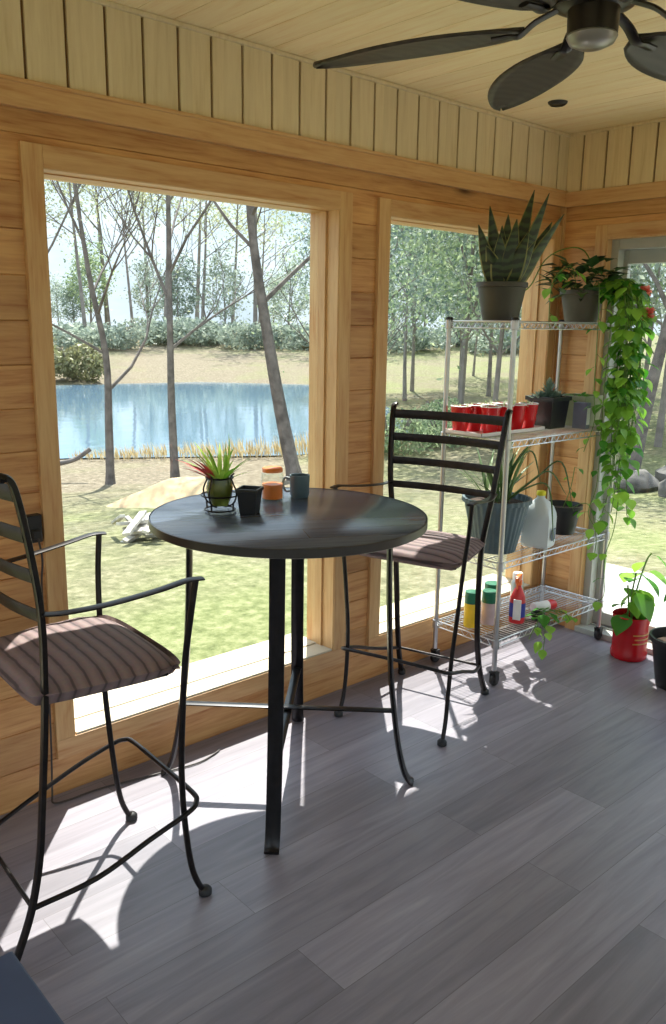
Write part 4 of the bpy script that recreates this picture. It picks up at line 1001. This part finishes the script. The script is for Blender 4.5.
# pale dirt mound + boards
m = MB(); vs = []; n = 28; ctr = (6.75, 10.5)
for i in range(9):
    f = i/8
    for j in range(n):
        a = 2*PI*j/n; rr_ = f*(1.15+.15*math.sin(3*a)+.1*math.sin(5*a+1)); x, y = ctr[0]+rr_*math.cos(a)*1.1, ctr[1]+rr_*math.sin(a)*.8
        vs.append((x, y, terrain(x, y)-.04+.42*(1-f*f)**1.5+.05*noise.noise(Vector((x*2, y*2, 0)))))
m.add(vs, [(i*n+j, i*n+(j+1) % n, (i+1)*n+(j+1) % n, (i+1)*n+j) for i in range(8) for j in range(n)]); tag(m.build('dirt_mound', M['sand'], smooth=True), 'low mound of pale dirt on the lawn behind the board pile', 'dirt mound')
q = random.Random(4)
for i in range(24):
    o_ = MB(); L_ = q.uniform(.22, .6); wd = q.uniform(.04, .12); o_.box(-L_/2, L_/2, -wd/2, wd/2, -.016, .016)
    b_ = o_.build('scrap_board', M['oldwood'], bevel=.003); x, y = 4.3+q.uniform(-.3, .38), 7.5+q.uniform(-.28, .28)
    b_.location = (x, y, terrain(x, y)+.05+.008*i); b_.rotation_euler = (q.uniform(-.35, .35), q.uniform(-.35, .35), q.uniform(0, PI))
    tag(b_, 'weathered grey board in the scrap pile on the lawn outside the pond window', 'board', 'scrap boards in the pile on the lawn')

# ------------------------------------------------------------------ trees
def grow(rnd, base, h, r0, lean=(0, 0), fork=.45, levels=4, nbr=5, spread=.7, twig=.5, trunk_pts=None):
    """skeleton of a tree -> list of (points, radii), tips"""
    limbs = []; tips = []
    if trunk_pts: P = smooth_path(trunk_pts, 4)
    else:
        P = [Vector((lean[0]*f*f*h+.02*h*math.sin(3*f+base[0]), lean[1]*f*f*h, h*f)) for f in [i/8 for i in range(9)]]
    k = len(P); rr_ = [r0*(1.25 if i == 0 else 1)*(1-.86*(i/(k-1))**1.1) for i in range(k)]
    limbs.append((P, rr_))
    def branch(p, d, L_, r, lev):
        pts = [p]; rs = [r]; n = 4; dd = d.copy()
        for i in range(n):
            dd = (dd+Vector((rnd.uniform(-.25, .25), rnd.uniform(-.25, .25), rnd.uniform(-.1, .28)))).normalized()
            pts.append(pts[-1]+dd*(L_/n)); rs.append(r*(1-.75*(i+1)/n))
        limbs.append((pts, rs))
        if lev <= 0: tips.append(pts[-1]); tips.append(pts[-2]); return
        for i in range(3 if lev > 1 else 3):
            j = rnd.randint(1, n); a = rnd.uniform(0, 2*PI)
            nd = (dd+Vector((math.cos(a), math.sin(a), rnd.uniform(-.1, .5)))*spread).normalized()
            branch(pts[j], nd, L_*rnd.uniform(.5, .72), rs[j]*.75, lev-1)
    for i in range(nbr):
        f = fork+(1-fork)*(i+.5)/nbr; j = min(k-1, int(f*(k-1))); a = i*2.4+rnd.uniform(-.4, .4); el = rnd.uniform(.5, 1.1)
        d = Vector((math.cos(a)*math.cos(el), math.sin(a)*math.cos(el), math.sin(el)))
        branch(P[j], d, h*rnd.uniform(.22, .36)*(1.15-.5*f), rr_[j]*.6, levels-2)
    return limbs, tips
def tree(name, label, loc, h, r0, foliage, leafn, leafs, seed, group=None, bark=None, fork=.4, levels=4, nbr=6, lean=(0, 0), trunk_pts=None, clump=.5, crownfill=0, sides=6, rz=0):
    rnd = random.Random(seed)
    t = thing(name, label, 'tree', loc, rz, group)
    limbs, tips = grow(rnd, loc, h, r0, lean, fork, levels, nbr, trunk_pts=trunk_pts)
    m = MB()
    for P, rs in limbs: m.tube(P, [max(.006, r) for r in rs], sides if rs[0] > r0*.5 else 4, cap=False)
    m.build('trunk', bark or M['bark'], t, smooth=True)
    nr = np.random.RandomState(seed)
    tp = np.array([tuple(p) for p in tips]); 
    c = tp[nr.randint(0, len(tp), leafn)]+nr.normal(0, clump, (leafn, 3))
    if crownfill:
        nf = int(leafn*crownfill); v = nr.normal(0, 1, (nf, 3)); v /= np.linalg.norm(v, axis=1)[:, None]; v *= nr.uniform(.5, 1, (nf, 1))**.5
        c[:nf] = v*np.array([h*.24, h*.24, h*.36])+np.array([0, 0, h*.62])
    mesh_leaves('foliage', c, leafs, foliage, t, nr)
    return t
def mesh_leaves(name, c, size, mat, parent, nr):
    n = len(c); a = nr.normal(0, 1, (n, 3)); a /= np.linalg.norm(a, axis=1)[:, None]; b = nr.normal(0, 1, (n, 3)); b -= a*(a*b).sum(1)[:, None]; b /= np.linalg.norm(b, axis=1)[:, None]
    s = size*nr.uniform(.6, 1.3, (n, 1)); cc = np.cross(a, b)
    v = np.stack([c-a*s, c-b*s*.45+cc*s*.12, c+a*s, c+b*s*.45+cc*s*.12], 1).reshape(-1, 3)
    me = bpy.data.meshes.new(name); me.vertices.add(4*n); me.vertices.foreach_set('co', v.ravel().astype('f4'))
    me.loops.add(4*n); me.loops.foreach_set('vertex_index', np.arange(4*n, dtype='i4')); me.polygons.add(n); me.polygons.foreach_set('loop_start', np.arange(0, 4*n, 4, dtype='i4'))
    me.update(calc_edges=True); me.validate(); me.materials.append(mat)
    o = bpy.data.objects.new(name, me); COL.objects.link(o); o.parent = parent; return o
def at(x, y, dz=-.08): return (x, y, terrain(x, y)+dz)

# three near trees on this side of the pond, as seen through the first window
tree('shore_tree', 'slender forked grey tree leftmost in the pond window', at(7.39, 14.42), 9.5, .085, M['spring'], 1100, .03, 3, levels=5, trunk_pts=[(0, 0, 0), (.02, 0, 1.2), (.02, 0, 2.5), (-.2, .1, 4), (-.35, .2, 6), (-.4, .2, 9.5)], fork=.28, nbr=8, clump=.25)
tree('shore_tree', 'straight bare tree in the middle of the pond window, in front of the water', at(8.66, 14.17), 10.5, .085, M['spring'], 1100, .03, 9, levels=5, trunk_pts=[(0, 0, 0), (-.04, 0, 1.5), (-.03, 0, 3), (.0, 0, 5), (.1, .1, 7), (.1, .1, 10.5)], fork=.34, nbr=9, clump=.25)
tree('leaning_tree', 'thick leaning trunk at the right of the pond window', at(10.41, 12.55), 12, .15, M['spring'], 900, .03, 14, levels=5, trunk_pts=[(0, 0, 0), (-.22, .2, 1.4), (-.42, .4, 3.0), (-.62, .6, 5), (-.7, .7, 8), (-.9, .8, 12)], fork=.45, nbr=8, clump=.3)
tree('shore_tree', 'thin leafy tree just right of the thick leaning trunk', at(12.6, 13.9), 8.5, .06, M['green1'], 2600, .04, 21, fork=.2, nbr=9, clump=.4)
tree('window_edge_tree', 'bare leaning limb tree at the upper left corner of the pond window', at(4.3, 12.0), 9, .06, M['spring'], 350, .03, 33, levels=5, trunk_pts=[(0, 0, 0), (.2, 0, 1.5), (.5, 0, 3), (1.0, 0, 5), (1.6, .1, 7), (2.0, .2, 9)], fork=.35, nbr=7, clump=.25)

# trees seen through window 2 and the door, nearer woods
q = random.Random(41)
spots = [(20, 19.5), (23.5, 19), (18.0, 14.6), (26, 24), (30, 23), (24, 15.5), (29, 17.5), (33, 27), (36, 22), (30, 27.5), (33, 19.5), (38, 30), (33, 15), (41, 25), (27, 29), (17.0, 12.6)]
kinds = [('green1', 6500, .10), ('blue1', 6000, .10), ('green2', 5500, .10)]
protos = []
for i, (mat, ln, ls) in enumerate(kinds):
    p_ = None
    for v in range(2):
        protos.append((mat, ln, ls, 50+i*7+v))
side_label = {'green1': 'fresh green leafy tree in the woods beyond the right-hand lawn', 'blue1': 'hazy grey-green tree in the woods beyond the right-hand lawn', 'green2': 'dark green tree in the woods beyond the right-hand lawn'}
built = {}
for i, (x, y) in enumerate(spots):
    mat, ln, ls, sd = protos[[0, 2, 4, 3, 1, 5, 2, 0, 3, 4, 2, 5, 0, 2, 4, 1][i]]
    h = q.uniform(9, 13)
    if sd not in built:
        o = tree('woodland_tree', side_label[mat], at(x, y), 11, .085, M[mat], ln, ls, sd, group='woods beyond the right-hand lawn', bark=M['bark2'], fork=.22, nbr=9, clump=.75, crownfill=.35); built[sd] = o
    else:
        o = copy_tree(built[sd]); o.location = at(x, y)
    o.scale = (h/11,)*3; o.rotation_euler[2] = q.uniform(0, 6.28)
tree('door_tree', 'thick grey trunk leaning right behind the glass door', at(13.8, 7.35), 9, .15, M['blue1'], 5000, .07, 71, trunk_pts=[(0, 0, 0), (.15, -.12, 1.5), (.35, -.28, 3), (.6, -.5, 5), (.7, -.6, 9)], fork=.4, nbr=8, clump=.6)
for i, (x, y, mt, sd, lb) in enumerate([(19, 9.5, 'blue1', 81, 'grey-green tree behind the glass door, left of the leaning trunk'), (24, 12.5, 'green1', 82, 'pale green tree far behind the glass door'), (21, 7.0, 'green2', 83, 'dark green tree behind the glass door, right of the leaning trunk')]):
    tree('woodland_tree', lb, at(x, y), 11, .085, M[mt], 9000, .10, sd, bark=M['bark2'], fork=.2, nbr=9, clump=.8, crownfill=.35)

# far tree line behind the pond
far = []
q = random.Random(99)
fk = [('green2', 2600, .26), ('green1', 2200, .26), ('blue1', 2000, .26), ('spring', 1500, .11)]
flabel = {'green2': 'dark green pine in the tree line beyond the pond', 'green1': 'leafy green tree in the tree line beyond the pond', 'blue1': 'hazy grey-green tree in the tree line beyond the pond', 'spring': 'tall thin half-bare tree in the tree line beyond the pond'}
fb = {}
for i in range(64):
    az = R(31+58*(i+.5)/64+q.uniform(-.5, .5)); dist = q.uniform(72, 98) if i % 3 else q.uniform(66, 72)
    kd = q.choice([0, 1, 2, 2, 3, 3, 3, 3]); mt, ln, ls = fk[kd]; vkey = (kd, q.randint(0, 1))
    x, y = dist*math.cos(az), dist*math.sin(az); hh = q.uniform(4.5, 8) if kd != 3 else q.uniform(11, 19)
    if vkey not in fb:
        o = tree('distant_tree', flabel[mt], at(x, y), 12, .17 if kd != 3 else .14, M[mt], ln, ls, 200+kd*10+vkey[1], group='tree line beyond the pond', bark=M['bark2'], fork=.15 if kd != 3 else .55, nbr=8, levels=3, clump=.8 if kd != 3 else .5, crownfill=.45 if kd != 3 else 0, sides=4); fb[vkey] = o
    else: o = copy_tree(fb[vkey]); o.location = at(x, y)
    s_ = hh/12; o.scale = (s_*1.15, s_*1.15, s_); o.rotation_euler[2] = q.uniform(0, 6.28)
# shrubs
def shrub(name, label, x, y, rx, rz_, n, ls, mat, seed, group=None):
    nr = np.random.RandomState(seed); t = thing(name, label, 'shrub', at(x, y), 0, group)
    m = MB(); q2 = random.Random(seed)
    for i in range(9):
        a = q2.uniform(0, 2*PI); m.tube(smooth_path([(0, 0, 0), (rx*.3*math.cos(a), rx*.3*math.sin(a), rz_*.5), (rx*.6*math.cos(a), rx*.6*math.sin(a), rz_*.95)], 3), .02, 4)
    m.build('stems', M['bark2'], t)
    v = nr.normal(0, 1, (n, 3)); v /= np.linalg.norm(v, axis=1)[:, None]; v *= nr.uniform(.55, 1, (n, 1)); v = v*np.array([rx, rx, rz_*.52])*(1+.25*np.sin(v[:, :1]*5)); v[:, 2] += rz_*.52
    mesh_leaves('foliage', v, ls, mat, t, nr); return t
for i, (x, y, rx, h) in enumerate([(13.5, 43.5, 3.2, 3.1), (16.8, 42.3, 2.4, 2.6), (19.5, 41.2, 1.6, 1.8), (9, 45, 3.5, 3.4)]):
    shrub('far_bank_shrub', ['grey-brown bush on the far bank, directly behind the left end of the pond', 'middle bush of the clump on the far bank of the pond', 'smallest bush at the right of the clump on the far bank', 'bush on the far bank at the left edge of the pond window'][i], x, y, rx, h, 2600, .13, M['shrub'], 300+i)
for i in range(26):
    az = R(33+54*i/26+q.uniform(-1, 1)); d_ = q.uniform(62, 70); x, y = d_*math.cos(az), d_*math.sin(az)
    if i == 0: u0 = shrub('understory_bush', 'green understory bush along the foot of the tree line beyond the pond', x, y, 2.6, 2.0, 1500, .2, M['blue1'], 400, 'understory bushes beyond the pond')
    else:
        o = copy_tree(u0); o.location = at(x, y); o.rotation_euler[2] = q.uniform(0, 6); o.scale = (q.uniform(.8, 1.4), q.uniform(.8, 1.3), q.uniform(.7, 1.2))
for i, (x, y) in enumerate([(14.8, 14.2), (16.5, 14.0), (18.5, 15.2), (17.2, 11.6), (20.5, 12.2), (22.5, 14.3), (19.8, 16.8)]):
    lb = 'low green bush on the near lawn edge seen through the second window'
    if i == 0: u1 = shrub('lawn_bush', lb, x, y, 1.0, 1.1, 1500, .07, M['green1'], 500, 'low bushes seen through the second window')
    else: o = copy_tree(u1); o.location = at(x, y); o.rotation_euler[2] = i; o.scale = (q.uniform(.7, 1.2),)*2+(q.uniform(.6, 1.1),)
# reeds on near shore
nr = np.random.RandomState(6); m = MB(); q = random.Random(12)
for i in range(900):
    f = q.random(); k_ = 1+f*2.999; j = int(k_); fr_ = k_-j
    x = pond[j][0]*(1-fr_)+pond[j+1][0]*fr_+q.uniform(-.3, .3); y = pond[j][1]*(1-fr_)+pond[j+1][1]*fr_+q.uniform(-.9, .1); z = terrain(x, y); h_ = q.uniform(.2, .55)*(.5+f)
    m.leaf((x, y, z), (q.uniform(-.25, .25), q.uniform(-.25, .25), 1), (1, .3, 0), h_, .03, seg=1)
tag(m.build('shore_reeds', M['dryreed']), 'dry reeds and grass tufts along the near shore of the pond', 'reeds', kind='stuff')
m = MB(); m.tube(smooth_path([(6.2, 15.2, terrain(6.2, 15.2)+.42), (6.6, 15.2, terrain(6.6, 15.2)+.36), (7.0, 15.1, terrain(7, 15.1)+.42), (7.3, 15.0, terrain(7.3, 15.)+.62)], 5), [.05]*8+[.045]*8, 8)
tag(m.build('fallen_branch', M['bark'], smooth=True), 'dark curved branch lying by the shore left of the forked tree', 'branch')
# rocks beyond the patio
for i, (x, y, s_) in enumerate([(12.6, 6.6, .35), (13.4, 6.2, .45), (12.4, 5.8, .32), (14.2, 7.6, .28)]):
    q3 = MB(); n = 12; vs = []
    for a in range(7):
        th = PI*a/6
        for b in range(n):
            ph = 2*PI*b/n; d = Vector((math.sin(th)*math.cos(ph), math.sin(th)*math.sin(ph), math.cos(th))); k_ = 1+.3*noise.noise(d*1.7+Vector((i*3., 0, 0)))
            vs.append(d*k_*s_)
    q3.add([(v.x*1.2, v.y, v.z*.62) for v in vs], [(a*n+b, (a+1)*n+b, (a+1)*n+(b+1) % n, a*n+(b+1) % n) for a in range(6) for b in range(n)])
    o = q3.build('boulder', M['rock'], smooth=True); o.location = at(x, y, s_*.3)
    tag(o, ['dark boulder beyond the patio, left of the largest', 'largest dark boulder beyond the patio', 'dark boulder beyond the patio, nearest to the house', 'small dark boulder at the foot of the leaning trunk'][i], 'rock')

# ------------------------------------------------------------------ light
sun = bpy.data.lights.new('sun', 'SUN'); sun.energy = 8.6; sun.angle = R(.6); sun.color = (1, .96, .88)
so = bpy.data.objects.new('sun', sun); COL.objects.link(so)
sd = Vector((-.40, -.46, -1)).normalized(); so.rotation_euler = sd.to_track_quat('-Z', 'Y').to_euler()
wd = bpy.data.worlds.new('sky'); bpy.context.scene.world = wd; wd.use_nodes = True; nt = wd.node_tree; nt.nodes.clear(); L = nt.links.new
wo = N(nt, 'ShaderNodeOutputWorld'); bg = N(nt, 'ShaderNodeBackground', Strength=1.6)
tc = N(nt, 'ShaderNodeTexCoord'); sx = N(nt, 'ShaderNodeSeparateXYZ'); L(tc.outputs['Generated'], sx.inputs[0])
gr = ramp(nt, [(.0, (.34, .40, .45, 1)), (.22, (.31, .42, .52, 1)), (.42, (.62, .78, .95, 1)), (1., (.42, .60, .90, 1))], sx.outputs['Z'])  # sky made brighter overhead, out of view, to add light indoors
mp = N(nt, 'ShaderNodeMapping'); mp.inputs['Scale'].default_value = (1, 1, 2.6); L(tc.outputs['Generated'], mp.inputs['Vector'])
no = N(nt, 'ShaderNodeTexNoise', Scale=2.2, Detail=6., Roughness=.6); L(mp.outputs[0], no.inputs['Vector'])
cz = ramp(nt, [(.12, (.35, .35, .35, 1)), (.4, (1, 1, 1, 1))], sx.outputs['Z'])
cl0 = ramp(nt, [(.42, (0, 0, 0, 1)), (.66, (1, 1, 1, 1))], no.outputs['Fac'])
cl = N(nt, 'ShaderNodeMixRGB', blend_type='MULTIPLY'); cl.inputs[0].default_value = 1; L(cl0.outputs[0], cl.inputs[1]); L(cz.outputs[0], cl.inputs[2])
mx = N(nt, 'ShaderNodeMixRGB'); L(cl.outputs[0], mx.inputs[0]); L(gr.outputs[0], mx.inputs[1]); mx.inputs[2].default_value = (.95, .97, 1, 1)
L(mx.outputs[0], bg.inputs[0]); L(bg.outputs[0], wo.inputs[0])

# ------------------------------------------------------------------ camera
yaw, pit, rol = 0.8330, 0.21952, -0.015186
cyw, syw, cp, sp = math.cos(yaw), math.sin(yaw), math.cos(pit), math.sin(pit)
f = Vector((cyw*cp, syw*cp, -sp)); r = Vector((syw, -cyw, 0)); d = f.cross(r)
r2 = r*math.cos(rol)+d*math.sin(rol); d2 = f.cross(r2)
cam = bpy.data.cameras.new('camera'); co = bpy.data.objects.new('camera', cam); COL.objects.link(co)
co.matrix_world = Matrix(((r2.x, -d2.x, -f.x, 0), (r2.y, -d2.y, -f.y, 0), (r2.z, -d2.z, -f.z, 1.6), (0, 0, 0, 1)))
cam.sensor_fit = 'VERTICAL'; cam.sensor_height = 36; cam.lens = 36*839.12/1024; cam.clip_end = 500; cam.clip_start = .02
sc = bpy.context.scene; sc.camera = co
sc.view_settings.view_transform = 'Standard'; sc.view_settings.look = 'None'; sc.view_settings.gamma = 1; sc.view_settings.use_curve_mapping = False
sc.view_settings.exposure = 0.65
